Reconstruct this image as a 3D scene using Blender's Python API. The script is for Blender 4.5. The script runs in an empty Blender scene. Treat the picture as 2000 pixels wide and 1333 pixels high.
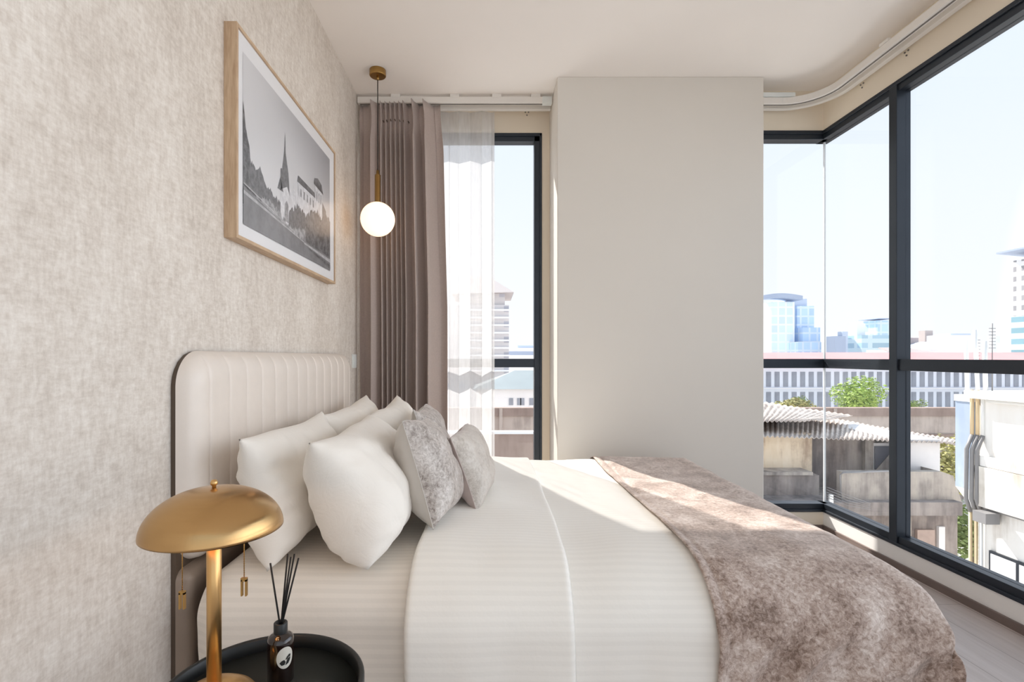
import bpy, bmesh, math, random
from mathutils import Vector, Matrix, noise

SC = bpy.context.scene
COL = SC.collection
PI = math.pi

# ------------------------------------------------------------------ camera
F = 1000.0            # focal length in pixels of the 2000 px wide frame
HX, HY = 955.0, 698.0  # vanishing point
CAMZ = 1.1
cam_d = bpy.data.cameras.new('camera')
cam_d.sensor_fit = 'HORIZONTAL'
cam_d.sensor_width = 36.0
cam_d.lens = 36.0 * F / 2000.0
cam_d.shift_x = (1000.0 - HX) / 2000.0
cam_d.shift_y = (HY - 666.5) / 2000.0
cam_d.clip_start = 0.05
cam_d.clip_end = 2000
cam = bpy.data.objects.new('camera', cam_d)
COL.objects.link(cam)
cam.location = (0, 0, CAMZ)
cam.rotation_euler = (PI / 2, 0, 0)
SC.camera = cam

# ------------------------------------------------------------------ world, sun, exposure
SC.view_settings.view_transform = 'Standard'
SC.view_settings.look = 'None'
SC.view_settings.exposure = 0.62
SC.view_settings.gamma = 1.0
SC.view_settings.use_curve_mapping = False

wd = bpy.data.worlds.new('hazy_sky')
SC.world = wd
wd.use_nodes = True
nt = wd.node_tree
nt.nodes.clear()
_o = nt.nodes.new('ShaderNodeOutputWorld')
_b = nt.nodes.new('ShaderNodeBackground')
_tc = nt.nodes.new('ShaderNodeTexCoord')
_sx = nt.nodes.new('ShaderNodeSeparateXYZ')
_r = nt.nodes.new('ShaderNodeValToRGB')
nt.links.new(_tc.outputs['Generated'], _sx.inputs[0])
nt.links.new(_sx.outputs['Z'], _r.inputs['Fac'])
cr = _r.color_ramp
cr.elements[0].position = 0.0
cr.elements[0].color = (0.69, 0.715, 0.745, 1)
cr.elements[1].position = 0.75
cr.elements[1].color = (0.50, 0.61, 0.74, 1)
e = cr.elements.new(0.22)
e.color = (0.645, 0.69, 0.745, 1)
# sky brightened out of view, on the window wall side, to light the room
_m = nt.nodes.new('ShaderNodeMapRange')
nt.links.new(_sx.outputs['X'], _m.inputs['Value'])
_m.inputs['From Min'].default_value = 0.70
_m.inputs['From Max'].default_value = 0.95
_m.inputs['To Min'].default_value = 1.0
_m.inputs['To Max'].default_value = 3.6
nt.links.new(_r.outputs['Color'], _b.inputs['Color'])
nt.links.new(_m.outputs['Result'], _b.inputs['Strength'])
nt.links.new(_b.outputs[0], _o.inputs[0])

sun_d = bpy.data.lights.new('sun', 'SUN')
sun_d.energy = 5.5
sun_d.color = (1.0, 0.95, 0.88)
sun_d.angle = 0.012
sun = bpy.data.objects.new('sun', sun_d)
COL.objects.link(sun)
sun.rotation_euler = Vector((0.45, -1.0, -1.03)).to_track_quat('-Z', 'Y').to_euler()
sun.location = (-20, 20, 25)

SC.cycles.max_bounces = 14
SC.cycles.diffuse_bounces = 7
SC.cycles.transparent_max_bounces = 16
SC.cycles.caustics_reflective = False
SC.cycles.caustics_refractive = False
SC.cycles.sample_clamp_indirect = 6.0


# ------------------------------------------------------------------ helpers
def at(x, y, Y):
    """world point seen at photo pixel x, y when it stands at distance Y"""
    return Vector(((x - HX) / F * Y, Y, CAMZ + (HY - y) / F * Y))


def lin(r, g, b):
    def f(c):
        c /= 255.0
        return c / 12.92 if c <= 0.04045 else ((c + 0.055) / 1.055) ** 2.4
    return (f(r), f(g), f(b), 1.0)


def nz(x, y, z=0.0, s=1.0):
    return noise.noise(Vector((x * s, y * s, z * s)))


def fbm(x, y, z=0.0, o=3):
    v, a, s = 0.0, 1.0, 1.0
    for _ in range(o):
        v += a * noise.noise(Vector((x * s, y * s, z * s)))
        a *= 0.5
        s *= 2.03
    return v


ORG = {}


class MB:
    """collects shapes in world coordinates, built as ONE mesh object"""

    def __init__(self):
        self.v, self.f, self.uv, self.mi, self.sm = [], [], {}, [], []

    def add(self, verts, faces, mi=0, smooth=False, uvs=None):
        o = len(self.v)
        self.v += [tuple(p) for p in verts]
        for fc in faces:
            self.f.append(tuple(i + o for i in fc))
            self.mi.append(mi)
            self.sm.append(smooth)
        if uvs:
            for i, u in enumerate(uvs):
                self.uv[o + i] = u
        return self

    def box(self, x0, x1, y0, y1, z0, z1, mi=0):
        v = [(x0, y0, z0), (x1, y0, z0), (x1, y1, z0), (x0, y1, z0),
             (x0, y0, z1), (x1, y0, z1), (x1, y1, z1), (x0, y1, z1)]
        f = [(0, 3, 2, 1), (4, 5, 6, 7), (0, 1, 5, 4), (1, 2, 6, 5), (2, 3, 7, 6), (3, 0, 4, 7)]
        return self.add(v, f, mi)

    def grid(self, fn, nu, nv, mi=0, smooth=True, close_u=False, uvfn=None):
        vs, uvs = [], []
        for j in range(nv + 1):
            for i in range(nu + (0 if close_u else 1)):
                vs.append(fn(i / nu, j / nv))
                if uvfn:
                    uvs.append(uvfn(i / nu, j / nv))
        w = nu if close_u else nu + 1
        fs = []
        for j in range(nv):
            for i in range(nu):
                a, b = j * w + i, j * w + (i + 1) % w
                fs.append((a, b, b + w, a + w))
        return self.add(vs, fs, mi, smooth, uvs or None)

    def lathe(self, c, prof, n=48, mi=0, smooth=True):
        """prof: list of (r, z) from bottom up; r = 0 closes"""
        vs, fs = [], []
        rings = []
        for r, z in prof:
            if r < 1e-6:
                rings.append([len(vs)])
                vs.append((c[0], c[1], c[2] + z))
            else:
                rings.append(list(range(len(vs), len(vs) + n)))
                for k in range(n):
                    a = 2 * PI * k / n
                    vs.append((c[0] + r * math.cos(a), c[1] + r * math.sin(a), c[2] + z))
        for A, B in zip(rings[:-1], rings[1:]):
            for k in range(n):
                k2 = (k + 1) % n
                if len(A) == 1 and len(B) == 1:
                    continue
                if len(A) == 1:
                    fs.append((A[0], B[k2], B[k]))
                elif len(B) == 1:
                    fs.append((A[k], A[k2], B[0]))
                else:
                    fs.append((A[k], A[k2], B[k2], B[k]))
        return self.add(vs, fs, mi, smooth)

    def tube(self, pts, r, n=10, mi=0, caps=True, r2=None):
        pts = [Vector(p) for p in pts]
        vs, fs = [], []
        up = Vector((0.13, 0.31, 0.94)).normalized()
        m = len(pts)
        for i, p in enumerate(pts):
            d = (pts[min(i + 1, m - 1)] - pts[max(i - 1, 0)]).normalized()
            a = d.cross(up)
            if a.length < 0.1:
                a = d.cross(Vector((1, 0, 0)))
            a.normalize()
            b = d.cross(a)
            rr = r if r2 is None else r + (r2 - r) * i / (m - 1)
            for k in range(n):
                t = 2 * PI * k / n
                vs.append(p + a * (rr * math.cos(t)) + b * (rr * math.sin(t)))
        for i in range(m - 1):
            for k in range(n):
                k2 = (k + 1) % n
                fs.append((i * n + k, i * n + k2, (i + 1) * n + k2, (i + 1) * n + k))
        if caps:
            fs.append(tuple(range(n))[::-1])
            fs.append(tuple((m - 1) * n + k for k in range(n)))
        return self.add(vs, fs, mi, True)

    def prism(self, poly, d, mi=0):
        """poly: planar list of points, d: extrusion vector"""
        n = len(poly)
        d = Vector(d)
        vs = [Vector(p) for p in poly] + [Vector(p) + d for p in poly]
        fs = [tuple(range(n))[::-1], tuple(range(n, 2 * n))]
        for i in range(n):
            j = (i + 1) % n
            fs.append((i, j, n + j, n + i))
        return self.add(vs, fs, mi)

    def build(self, name, mats, parent=None, org=None, bevel=0.0, fixn=True, solid=0.0, segs=2):
        if not isinstance(mats, (list, tuple)):
            mats = [mats]
        if org is None:
            if parent is not None:
                org = ORG[parent.name]
            else:
                xs = [p[0] for p in self.v]
                ys = [p[1] for p in self.v]
                zs = [p[2] for p in self.v]
                org = Vector(((min(xs) + max(xs)) / 2, (min(ys) + max(ys)) / 2, min(zs)))
        org = Vector(org)
        me = bpy.data.meshes.new(name)
        me.from_pydata([(p[0] - org.x, p[1] - org.y, p[2] - org.z) for p in self.v], [], self.f)
        for m in mats:
            me.materials.append(m)
        me.polygons.foreach_set('material_index', self.mi)
        me.polygons.foreach_set('use_smooth', self.sm)
        if self.uv:
            ul = me.uv_layers.new(name='UVMap')
            for lp in me.loops:
                ul.data[lp.index].uv = self.uv.get(lp.vertex_index, (0, 0))
        me.update()
        if fixn:
            bm = bmesh.new()
            bm.from_mesh(me)
            bmesh.ops.recalc_face_normals(bm, faces=bm.faces)
            bm.to_mesh(me)
            bm.free()
        o = bpy.data.objects.new(name, me)
        COL.objects.link(o)
        ORG[o.name] = org
        if parent is not None:
            o.parent = parent
            o.location = org - ORG[parent.name]
        else:
            o.location = org
        if solid:
            md = o.modifiers.new('thickness', 'SOLIDIFY')
            md.thickness = solid
            md.offset = 0
        if bevel:
            md = o.modifiers.new('edge', 'BEVEL')
            md.width = bevel
            md.segments = segs
            md.limit_method = 'ANGLE'
            md.angle_limit = 0.6
            md.harden_normals = False
        return o


def thing(name, label, cat, loc, group=None):
    o = bpy.data.objects.new(name, None)
    COL.objects.link(o)
    o.location = loc
    o.empty_display_size = 0.1
    ORG[o.name] = Vector(loc)
    return tag(o, label, cat, group)


def tag(o, label, cat, group=None):
    o['label'] = label
    o['category'] = cat
    if group:
        o['group'] = group
    return o


def struct(o, label=None, cat=None):
    o['kind'] = 'structure'
    if label:
        o['label'] = label
        o['category'] = cat
    return o


def copy_part(o, parent, loc):
    """copy of a part, same mesh, its origin at world loc"""
    c = o.copy()
    COL.objects.link(c)
    c.parent = parent
    c.location = Vector(loc) - ORG[parent.name]
    ORG[c.name] = Vector(loc)
    return c


# ------------------------------------------------------------------ materials
class NM:
    """small wrapper for building one node material"""

    def __init__(self, name, color=(0.8, 0.8, 0.8, 1), rough=0.6, metal=0.0, **kw):
        self.m = bpy.data.materials.new(name)
        self.m.use_nodes = True
        self.t = self.m.node_tree
        self.p = self.t.nodes['Principled BSDF']
        self.out = self.t.nodes['Material Output']
        self.p.inputs['Base Color'].default_value = color
        self.p.inputs['Roughness'].default_value = rough
        self.p.inputs['Metallic'].default_value = metal
        for k, v in kw.items():
            self.p.inputs[k.replace('_', ' ')].default_value = v
        self._c = None

    def n(self, typ, **kw):
        nd = self.t.nodes.new(typ)
        for k, v in kw.items():
            setattr(nd, k, v)
        return nd

    def l(self, a, b):
        self.t.links.new(a, b)

    def coord(self, scale=(1, 1, 1), kind='Object'):
        tc = self.n('ShaderNodeTexCoord')
        mp = self.n('ShaderNodeMapping')
        mp.inputs['Scale'].default_value = scale
        self.l(tc.outputs[kind], mp.inputs[0])
        return mp.outputs[0]

    def noise(self, vec, scale=5, detail=4, rough=0.55, dist=0.0):
        n = self.n('ShaderNodeTexNoise')
        n.inputs['Scale'].default_value = scale
        n.inputs['Detail'].default_value = detail
        n.inputs['Roughness'].default_value = rough
        n.inputs['Distortion'].default_value = dist
        self.l(vec, n.inputs['Vector'])
        return n.outputs['Fac']

    def ramp(self, fac, stops):
        r = self.n('ShaderNodeValToRGB')
        el = r.color_ramp.elements
        while len(el) < len(stops):
            el.new(0.5)
        for e, (p, c) in zip(el, stops):
            e.position = p
            e.color = c
        self.l(fac, r.inputs['Fac'])
        return r.outputs['Color']

    def mix(self, fac, a, b, mode='MIX'):
        m = self.n('ShaderNodeMix', data_type='RGBA', blend_type=mode)
        for sock, val in ((m.inputs[0], fac), (m.inputs[6], a), (m.inputs[7], b)):
            if hasattr(val, 'is_output'):
                self.l(val, sock)
            else:
                sock.default_value = val
        return m.outputs[2]

    def math(self, op, a, b=0.5):
        m = self.n('ShaderNodeMath', operation=op)
        for sock, val in ((m.inputs[0], a), (m.inputs[1], b)):
            if hasattr(val, 'is_output'):
                self.l(val, sock)
            else:
                sock.default_value = val
        return m.outputs[0]

    def color(self, sock):
        self.l(sock, self.p.inputs['Base Color'])
        return self

    def bump(self, h, strength=0.2, dist=0.01):
        b = self.n('ShaderNodeBump')
        b.inputs['Strength'].default_value = strength
        b.inputs['Distance'].default_value = dist
        self.l(h, b.inputs['Height'])
        self.l(b.outputs[0], self.p.inputs['Normal'])
        return self


def plain(name, rgb, rough=0.6, metal=0.0, var=0.04, scale=6.0, bump=0.0, **kw):
    m = NM(name, lin(*rgb), rough, metal, **kw)
    c = lin(*rgb)
    v = m.noise(m.coord(), scale, 3)
    a = tuple(min(1, x * (1 - var)) for x in c[:3]) + (1,)
    b = tuple(min(1, x * (1 + var)) for x in c[:3]) + (1,)
    m.color(m.ramp(v, [(0.3, a), (0.7, b)]))
    if bump:
        m.bump(m.noise(m.coord(), scale * 12, 2), bump, 0.002)
    return m.m


def mat_wallpaper():
    m = NM('wallpaper', rough=0.85)
    v = m.coord((1, 1, 0.6))
    big = m.noise(v, 5.0, 5, 0.6, 0.4)
    fine = m.noise(m.coord((1, 1, 0.35)), 75, 4, 0.7)
    fine2 = m.noise(m.coord((1, 0.35, 1)), 110, 3, 0.7)
    f = m.math('ADD', m.math('MULTIPLY', fine, 0.55), m.math('MULTIPLY', fine2, 0.45))
    f = m.math('ADD', m.math('MULTIPLY', f, 0.8), m.math('MULTIPLY', big, 0.35))
    m.color(m.ramp(f, [(0.40, lin(190, 179, 168)), (0.56, lin(211, 202, 192)), (0.74, lin(231, 225, 217))]))
    m.bump(f, 0.35, 0.003)
    return m.m


def mat_wood_floor():
    m = NM('floor_planks', rough=0.42)
    v = m.coord()
    sw = m.n('ShaderNodeSeparateXYZ')
    m.l(v, sw.inputs[0])
    cb = m.n('ShaderNodeCombineXYZ')
    m.l(sw.outputs['Y'], cb.inputs['X'])
    m.l(sw.outputs['X'], cb.inputs['Y'])
    br = m.n('ShaderNodeTexBrick')
    m.l(cb.outputs[0], br.inputs['Vector'])
    br.inputs['Scale'].default_value = 1.0
    br.inputs['Brick Width'].default_value = 1.2
    br.inputs['Row Height'].default_value = 0.18
    br.inputs['Mortar Size'].default_value = 0.002
    br.inputs['Color1'].default_value = lin(200, 188, 182)
    br.inputs['Color2'].default_value = lin(190, 177, 170)
    br.inputs['Mortar'].default_value = lin(140, 126, 118)
    g = m.noise(m.coord((14, 1.2, 1)), 3, 5, 0.6)
    c = m.mix(0.35, br.outputs['Color'], m.ramp(g, [(0.3, lin(168, 154, 146)), (0.7, lin(215, 205, 200))]))
    m.color(c)
    return m.m


def mat_oak():
    m = NM('pale_oak', rough=0.5)
    g = m.noise(m.coord((30, 3, 3)), 4, 5, 0.6)
    m.color(m.ramp(g, [(0.3, lin(176, 146, 116)), (0.7, lin(206, 180, 150))]))
    return m.m


def mat_stripes(name, rgb, amp=0.05, pitch=0.024, sheen=0.25):
    """satin stripe woven along the bed, read from the arc length stored in UV v"""
    m = NM(name, rough=0.62, Sheen_Weight=sheen, Sheen_Roughness=0.5)
    uv = m.n('ShaderNodeTexCoord').outputs['UV']
    s = m.n('ShaderNodeSeparateXYZ')
    m.l(uv, s.inputs[0])
    w = m.math('SINE', m.math('MULTIPLY', s.outputs['Y'], 2 * PI / pitch), 0)
    w = m.math('GREATER_THAN', w, 0.0)
    c = lin(*rgb)
    a = tuple(x * (1 - amp) for x in c[:3]) + (1,)
    m.color(m.mix(w, a, c))
    rr = m.math('ADD', m.math('MULTIPLY', w, -0.10), 0.64)
    m.l(rr, m.p.inputs['Roughness'])
    h = m.noise(m.coord(), 16, 4, 0.6)
    m.bump(h, 0.12, 0.012)
    return m.m


def mat_cotton(name, rgb):
    m = NM(name, lin(*rgb), 0.75, 0, Sheen_Weight=0.2)
    m.bump(m.noise(m.coord(), 9, 5, 0.6, 1.2), 0.30, 0.014)
    return m.m


def mat_velvet(name, dark, mid, light, scale=1.0, stretch=(1, 1, 1)):
    m = NM(name, rough=0.5, Sheen_Weight=0.95, Sheen_Roughness=0.3)
    m.p.inputs['Sheen Tint'].default_value = lin(240, 228, 220)
    v = m.coord(stretch)
    a = m.noise(v, 9 * scale, 3, 0.55, 0.5)
    b = m.noise(v, 85 * scale, 6, 0.75, 0.6)
    f = m.math('ADD', m.math('MULTIPLY', a, 0.42), m.math('MULTIPLY', b, 0.58))
    m.color(m.ramp(f, [(0.38, lin(*dark)), (0.49, lin(*mid)), (0.64, lin(*light))]))
    r = m.math('ADD', m.math('MULTIPLY', b, -0.5), 0.72)
    m.l(r, m.p.inputs['Roughness'])
    m.bump(f, 0.55, 0.012)
    return m.m


def mat_brass(name, rgb, rough, streak=(60, 60, 2)):
    m = NM(name, lin(*rgb), rough, 1.0)
    g = m.noise(m.coord(streak), 6, 3)
    m.bump(g, 0.03, 0.002)
    m.l(m.math('ADD', m.math('MULTIPLY', g, 0.12), rough - 0.06), m.p.inputs['Roughness'])
    return m.m


def mat_glass(name='window_glass', rough=0.0, graze=0.5, flat=0.025):
    m = NM(name)
    m.t.nodes.remove(m.p)
    tr = m.n('ShaderNodeBsdfTransparent')
    tr.inputs[0].default_value = (0.98, 0.98, 0.985, 1)
    gl = m.n('ShaderNodeBsdfGlossy')
    gl.inputs['Roughness'].default_value = rough
    lw = m.n('ShaderNodeLayerWeight')
    lw.inputs['Blend'].default_value = 0.5
    mx = m.n('ShaderNodeMixShader')
    f = m.math('POWER', lw.outputs['Facing'], 5.0)
    m.l(m.math('ADD', m.math('MULTIPLY', f, graze), flat), mx.inputs[0])
    m.l(tr.outputs[0], mx.inputs[1])
    m.l(gl.outputs[0], mx.inputs[2])
    m.l(mx.outputs[0], m.out.inputs[0])
    return m.m


def mat_sheer():
    m = NM('sheer_voile')
    m.t.nodes.remove(m.p)
    tr = m.n('ShaderNodeBsdfTransparent')
    tr.inputs[0].default_value = (1, 1, 1, 1)
    tl = m.n('ShaderNodeBsdfTranslucent')
    tl.inputs[0].default_value = (0.66, 0.66, 0.67, 1)
    df = m.n('ShaderNodeBsdfDiffuse')
    df.inputs[0].default_value = (0.92, 0.92, 0.92, 1)
    m1 = m.n('ShaderNodeMixShader')
    m1.inputs[0].default_value = 0.38
    m.l(tl.outputs[0], m1.inputs[1])
    m.l(df.outputs[0], m1.inputs[2])
    m2 = m.n('ShaderNodeMixShader')
    w = m.noise(m.coord((1, 1, 0.15)), 60, 2)
    m.l(m.ramp(w, [(0.3, (0.64, 0.64, 0.64, 1)), (0.7, (0.74, 0.74, 0.74, 1))]), m2.inputs[0])
    m.l(tr.outputs[0], m2.inputs[1])
    m.l(m1.outputs[0], m2.inputs[2])
    m.l(m2.outputs[0], m.out.inputs[0])
    return m.m


def mat_emit(name, color, strength, rough=0.3):
    m = NM(name, (0.9, 0.88, 0.84, 1), rough)
    m.p.inputs['Emission Color'].default_value = color
    m.p.inputs['Emission Strength'].default_value = strength
    return m.m


def mat_stained(name, base, dark, amount=0.5, scale=1.0, light=None):
    """weathered render with dark run-down streaks"""
    m = NM(name, rough=0.9)
    st = m.noise(m.coord((1, 1, 0.12)), 3.2 * scale, 5, 0.65)
    bl = m.noise(m.coord((1, 1, 1)), 0.9 * scale, 5, 0.65)
    f = m.math('ADD', m.math('MULTIPLY', st, 0.5), m.math('MULTIPLY', bl, 0.5))
    lo = 0.5 - 0.14 + (amount - 0.5) * 0.3
    m.color(m.ramp(f, [(lo - 0.06, lin(*dark)), (lo + 0.06, lin(*[(a + b) / 2 for a, b in zip(base, dark)])),
                       (lo + 0.17, lin(*base)), (0.75, lin(*(light or base)))]))
    return m.m


def mat_facade(name, wall, glass, bw, bh, mortar, rough=0.4, axis='X'):
    """far curtain wall: rows of panes, read in metres along the face"""
    m = NM(name, rough=rough)
    v = m.coord()
    s = m.n('ShaderNodeSeparateXYZ')
    m.l(v, s.inputs[0])
    cb = m.n('ShaderNodeCombineXYZ')
    m.l(m.math('ADD', s.outputs['X'], s.outputs['Y']), cb.inputs['X'])
    m.l(s.outputs['Z'], cb.inputs['Y'])
    br = m.n('ShaderNodeTexBrick', offset=0.0)
    m.l(cb.outputs[0], br.inputs['Vector'])
    br.inputs['Scale'].default_value = 1.0
    br.inputs['Brick Width'].default_value = bw
    br.inputs['Row Height'].default_value = bh
    br.inputs['Mortar Size'].default_value = mortar
    br.inputs['Mortar Smooth'].default_value = 0.0
    br.inputs['Color1'].default_value = lin(*glass)
    br.inputs['Color2'].default_value = lin(*[min(255, g * 1.1) for g in glass])
    br.inputs['Mortar'].default_value = lin(*wall)
    m.color(br.outputs['Color'])
    return m.m


M = {}
M['wallpaper'] = mat_wallpaper()
M['ceiling'] = plain('ceiling_paint', (248, 243, 238), 0.9, var=0.01, scale=2)
M['wall'] = plain('wall_paint', (224, 219, 211), 0.85, var=0.012, scale=2)
M['wall_cream'] = plain('cream_wall_paint', (235, 224, 206), 0.85, var=0.012, scale=2)
M['floor'] = mat_wood_floor()
M['white_paint'] = plain('white_low_wall_paint', (242, 241, 238), 0.8, var=0.01, scale=2)
M['skirting'] = plain('dark_skirting', (118, 104, 98), 0.5, var=0.06)
M['alu'] = plain('anthracite_aluminium', (52, 58, 66), 0.38, 0.55, var=0.05)
M['glass'] = mat_glass()
M['picture_glass'] = mat_glass('picture_glass', 0.22, 0.22, 0.02)
M['silicone'] = plain('silicone_joint', (226, 230, 232), 0.4, var=0.01)
M['track'] = plain('white_powder_coat', (232, 228, 222), 0.45, var=0.01)
M['track_groove'] = plain('grey_groove', (120, 116, 112), 0.6, var=0.02)
M['oak'] = mat_oak()
M['mat_board'] = plain('white_mat_board', (240, 240, 240), 0.8, var=0.005)
M['drape'] = plain('taupe_drape', (178, 163, 156), 0.8, var=0.05, scale=90, bump=0.15, Sheen_Weight=0.3)
M['sheer'] = mat_sheer()
M['leather'] = plain('ivory_leather', (224, 214, 204), 0.36, var=0.015, scale=30, bump=0.08)
M['leather_dark'] = plain('taupe_leather', (140, 124, 110), 0.5, var=0.03, scale=20, bump=0.08)
M['board_dark'] = plain('dark_walnut_edge', (84, 70, 58), 0.5, var=0.06)
M['sheet'] = mat_stripes('striped_sheet', (234, 226, 215), 0.05)
M['duvet'] = mat_stripes('striped_duvet', (243, 239, 231), 0.03)
M['cotton'] = mat_cotton('white_cotton', (235, 229, 220))
M['velvet'] = mat_velvet('crushed_velvet', (118, 94, 79), (181, 159, 146), (236, 223, 214))
M['velvet_grey'] = mat_velvet('silver_crushed_velvet', (122, 110, 102), (184, 175, 168), (234, 228, 223), 1.0)
M['satin'] = plain('grey_satin', (190, 183, 175), 0.42, var=0.03, scale=14, bump=0.05, Sheen_Weight=0.3)
M['satin_pink'] = plain('mauve_satin', (182, 166, 160), 0.5, var=0.03, scale=14, bump=0.05, Sheen_Weight=0.3)
M['velvet_soft'] = mat_velvet('pale_crushed_velvet', (176, 166, 156), (204, 196, 187), (222, 216, 208), 1.0)
M['brass'] = mat_brass('brushed_brass', (190, 153, 104), 0.24, (2, 2, 60))
_bt = M['brass'].node_tree
_tg = _bt.nodes.new('ShaderNodeTangent')
_tg.direction_type = 'RADIAL'
_tg.axis = 'Z'
_bt.links.new(_tg.outputs[0], _bt.nodes['Principled BSDF'].inputs['Tangent'])
_bt.nodes['Principled BSDF'].inputs['Anisotropic'].default_value = 0.8
M['brass_pole'] = mat_brass('satin_brass', (212, 172, 116), 0.34, (2, 2, 2))
M['brass_old'] = mat_brass('antique_brass', (176, 140, 84), 0.3, (2, 2, 2))
M['globe'] = mat_emit('opal_glass_lit', (1.0, 0.66, 0.40, 1), 0.98)
M['bulb'] = mat_emit('warm_bulb', (1.0, 0.62, 0.36, 1), 40.0)
M['cord'] = plain('black_cord', (30, 28, 28), 0.6)
M['black_metal'] = plain('black_enamel', (24, 26, 26), 0.38, 0.0, var=0.05)
M['tray'] = plain('dark_olive_enamel', (40, 42, 38), 0.42, 0.0, var=0.05)
M['bottle'] = plain('amber_black_glass', (30, 17, 12), 0.08, 0.0, var=0.05, Coat_Weight=0.5)
M['reed'] = plain('black_reed', (26, 24, 24), 0.8)
M['label_paper'] = plain('label_paper', (206, 200, 188), 0.7, var=0.01)
M['ink'] = plain('black_ink', (24, 22, 20), 0.7, var=0.01)
M['plate'] = plain('white_plastic', (226, 230, 228), 0.35, var=0.01)

# ------------------------------------------------------------------ room shell
WX, RX = -0.85, 2.122      # left wall, window wall on the right
BY = 3.25                  # back wall
CZ = 2.79
Y0 = -1.6                  # the room goes on behind the viewer
SILL, HEAD = 0.118, 2.537

struct(MB().box(WX - 0.12, RX + 0.16, Y0, 3.75, -0.12, 0.0).build('floor', M['floor']))
struct(MB().box(WX - 0.12, RX + 0.16, Y0, 3.75, CZ, CZ + 0.15).build('ceiling', M['ceiling']))
struct(MB().box(WX - 0.12, WX, Y0, 3.75, 0, CZ).build('wall_left', M['wallpaper']))
LBY = 3.48                 # the narrow window sits deeper, left of the pier
LHEAD = 2.622
WL0, WL1 = -0.68, 0.358    # opening of the narrow window
PX0, PX1, PY = 0.412, 1.656, 3.085
b = MB()
b.box(WX, WL0, LBY, 3.62, 0, CZ)
b.box(WL0, WL1, LBY, 3.62, 0, SILL)
b.box(WL0, WL1, LBY, 3.62, LHEAD, CZ)
b.box(WL1, PX0 + 0.05, LBY, 3.62, 0, CZ)
b.box(PX1 - 0.05, RX + 0.13, BY, 3.42, 0, SILL)
b.box(PX1 - 0.05, RX + 0.13, BY, 3.42, HEAD, CZ)
struct(b.build('wall_back', M['wall_cream']))
struct(MB().box(PX0, PX1, PY, 3.85, 0, CZ).build('wall_center', M['wall'], bevel=0.004))  # outer end lengthened out of view to set where its sun shadow falls
b = MB()
b.box(RX, RX + 0.13, Y0, BY, 0, SILL, 1)
b.box(RX, RX + 0.13, Y0, BY, HEAD, CZ)
struct(b.build('wall_right', [M['wall_cream'], M['white_paint']]))
struct(MB().box(RX - 0.012, RX, Y0, BY, 0, 0.036).build('baseboard_right', M['skirting']))
struct(MB().box(PX1, RX - 0.012, BY - 0.012, BY, 0, 0.036).build('baseboard_back', M['skirting']))

# windows: frame > mid rail, mullion, panes
RZ0, RZ1 = 1.030, 1.089
GB = 3.30                  # glass of the back windows


def back_window(name, x0, x1, left_jamb, right_jamb, by, head):
    gb = by + 0.05
    b = MB()
    b.box(x0, x1, by + 0.004, by + 0.075, head - 0.052, head)
    b.box(x0, x1, by + 0.004, by + 0.075, SILL, SILL + 0.05)
    b.box(x0, x1, by - 0.006, by + 0.012, head - 0.02, head + 0.001)
    b.box(x0, x1, by - 0.006, by + 0.012, SILL - 0.001, SILL + 0.016)
    if left_jamb:
        b.box(x0, x0 + 0.05, by + 0.004, by + 0.075, SILL, head)
    if right_jamb:
        b.box(x1 - 0.05, x1, by + 0.004, by + 0.075, SILL, head)
        b.box(x1 - 0.014, x1 + 0.002, by - 0.006, by + 0.012, SILL, head)
    f = struct(b.build(name, M['alu'], bevel=0.002))
    xa = x0 + (0.05 if left_jamb else 0)
    xb = x1 - (0.05 if right_jamb else 0)
    r = MB().box(xa, xb, by + 0.008, by + 0.07, RZ0, RZ1).build('mid_rail', M['alu'], f, bevel=0.002)
    MB().box(xa, xb, gb, gb + 0.008, RZ1, head - 0.052).build('upper_pane', M['glass'], f)
    MB().box(xa, xb, gb, gb + 0.008, SILL + 0.05, RZ0).build('lower_pane', M['glass'], f)
    return f


back_window('window_1', WL0, WL1, True, True, LBY, LHEAD)
GX = RX + 0.04             # glass of the right-hand window wall
back_window('window_2', PX1, GX - 0.002, False, False, BY, HEAD)
b = MB()
b.box(RX + 0.004, RX + 0.075, Y0, GB + 0.03, HEAD - 0.052, HEAD)
b.box(RX + 0.004, RX + 0.075, Y0, GB + 0.03, SILL, SILL + 0.05)
b.box(RX - 0.006, RX + 0.012, Y0, BY, HEAD - 0.02, HEAD + 0.001)
b.box(RX - 0.006, RX + 0.012, Y0, BY, SILL - 0.001, SILL + 0.016)
w3 = struct(b.build('window_3', M['alu'], bevel=0.002))
MUL = [(2.660, 2.712), (1.05, 1.10), (-0.55, -0.5)]
for a, c in MUL:
    mb_ = MB().box(RX - 0.004, RX + 0.07, a, c, SILL, HEAD).build('mullion', M['alu'], w3, bevel=0.002)
ys = [GB + 0.0, MUL[0][1], MUL[0][0], MUL[1][1], MUL[1][0], MUL[2][1], MUL[2][0], Y0]
for k in range(0, 8, 2):
    y1, y0 = ys[k], ys[k + 1]
    MB().box(RX + 0.006, RX + 0.07, y0, y1, RZ0, RZ1).build('mid_rail', M['alu'], w3, bevel=0.002)
    MB().box(GX, GX + 0.008, y0, y1, RZ1, HEAD - 0.052).build('upper_pane', M['glass'], w3)
    MB().box(GX, GX + 0.008, y0, y1, SILL + 0.05, RZ0).build('lower_pane', M['glass'], w3)
b = MB()
b.box(GX - 0.004, GX + 0.006, GB - 0.004, GB + 0.006, RZ1, HEAD - 0.052)
b.box(GX - 0.004, GX + 0.006, GB - 0.004, GB + 0.006, SILL + 0.05, RZ0)
b.build('glass_joint', M['silicone'], w3)

# ------------------------------------------------------------------ curtain tracks
TZ0, TZ1 = 2.652, 2.692


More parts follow.
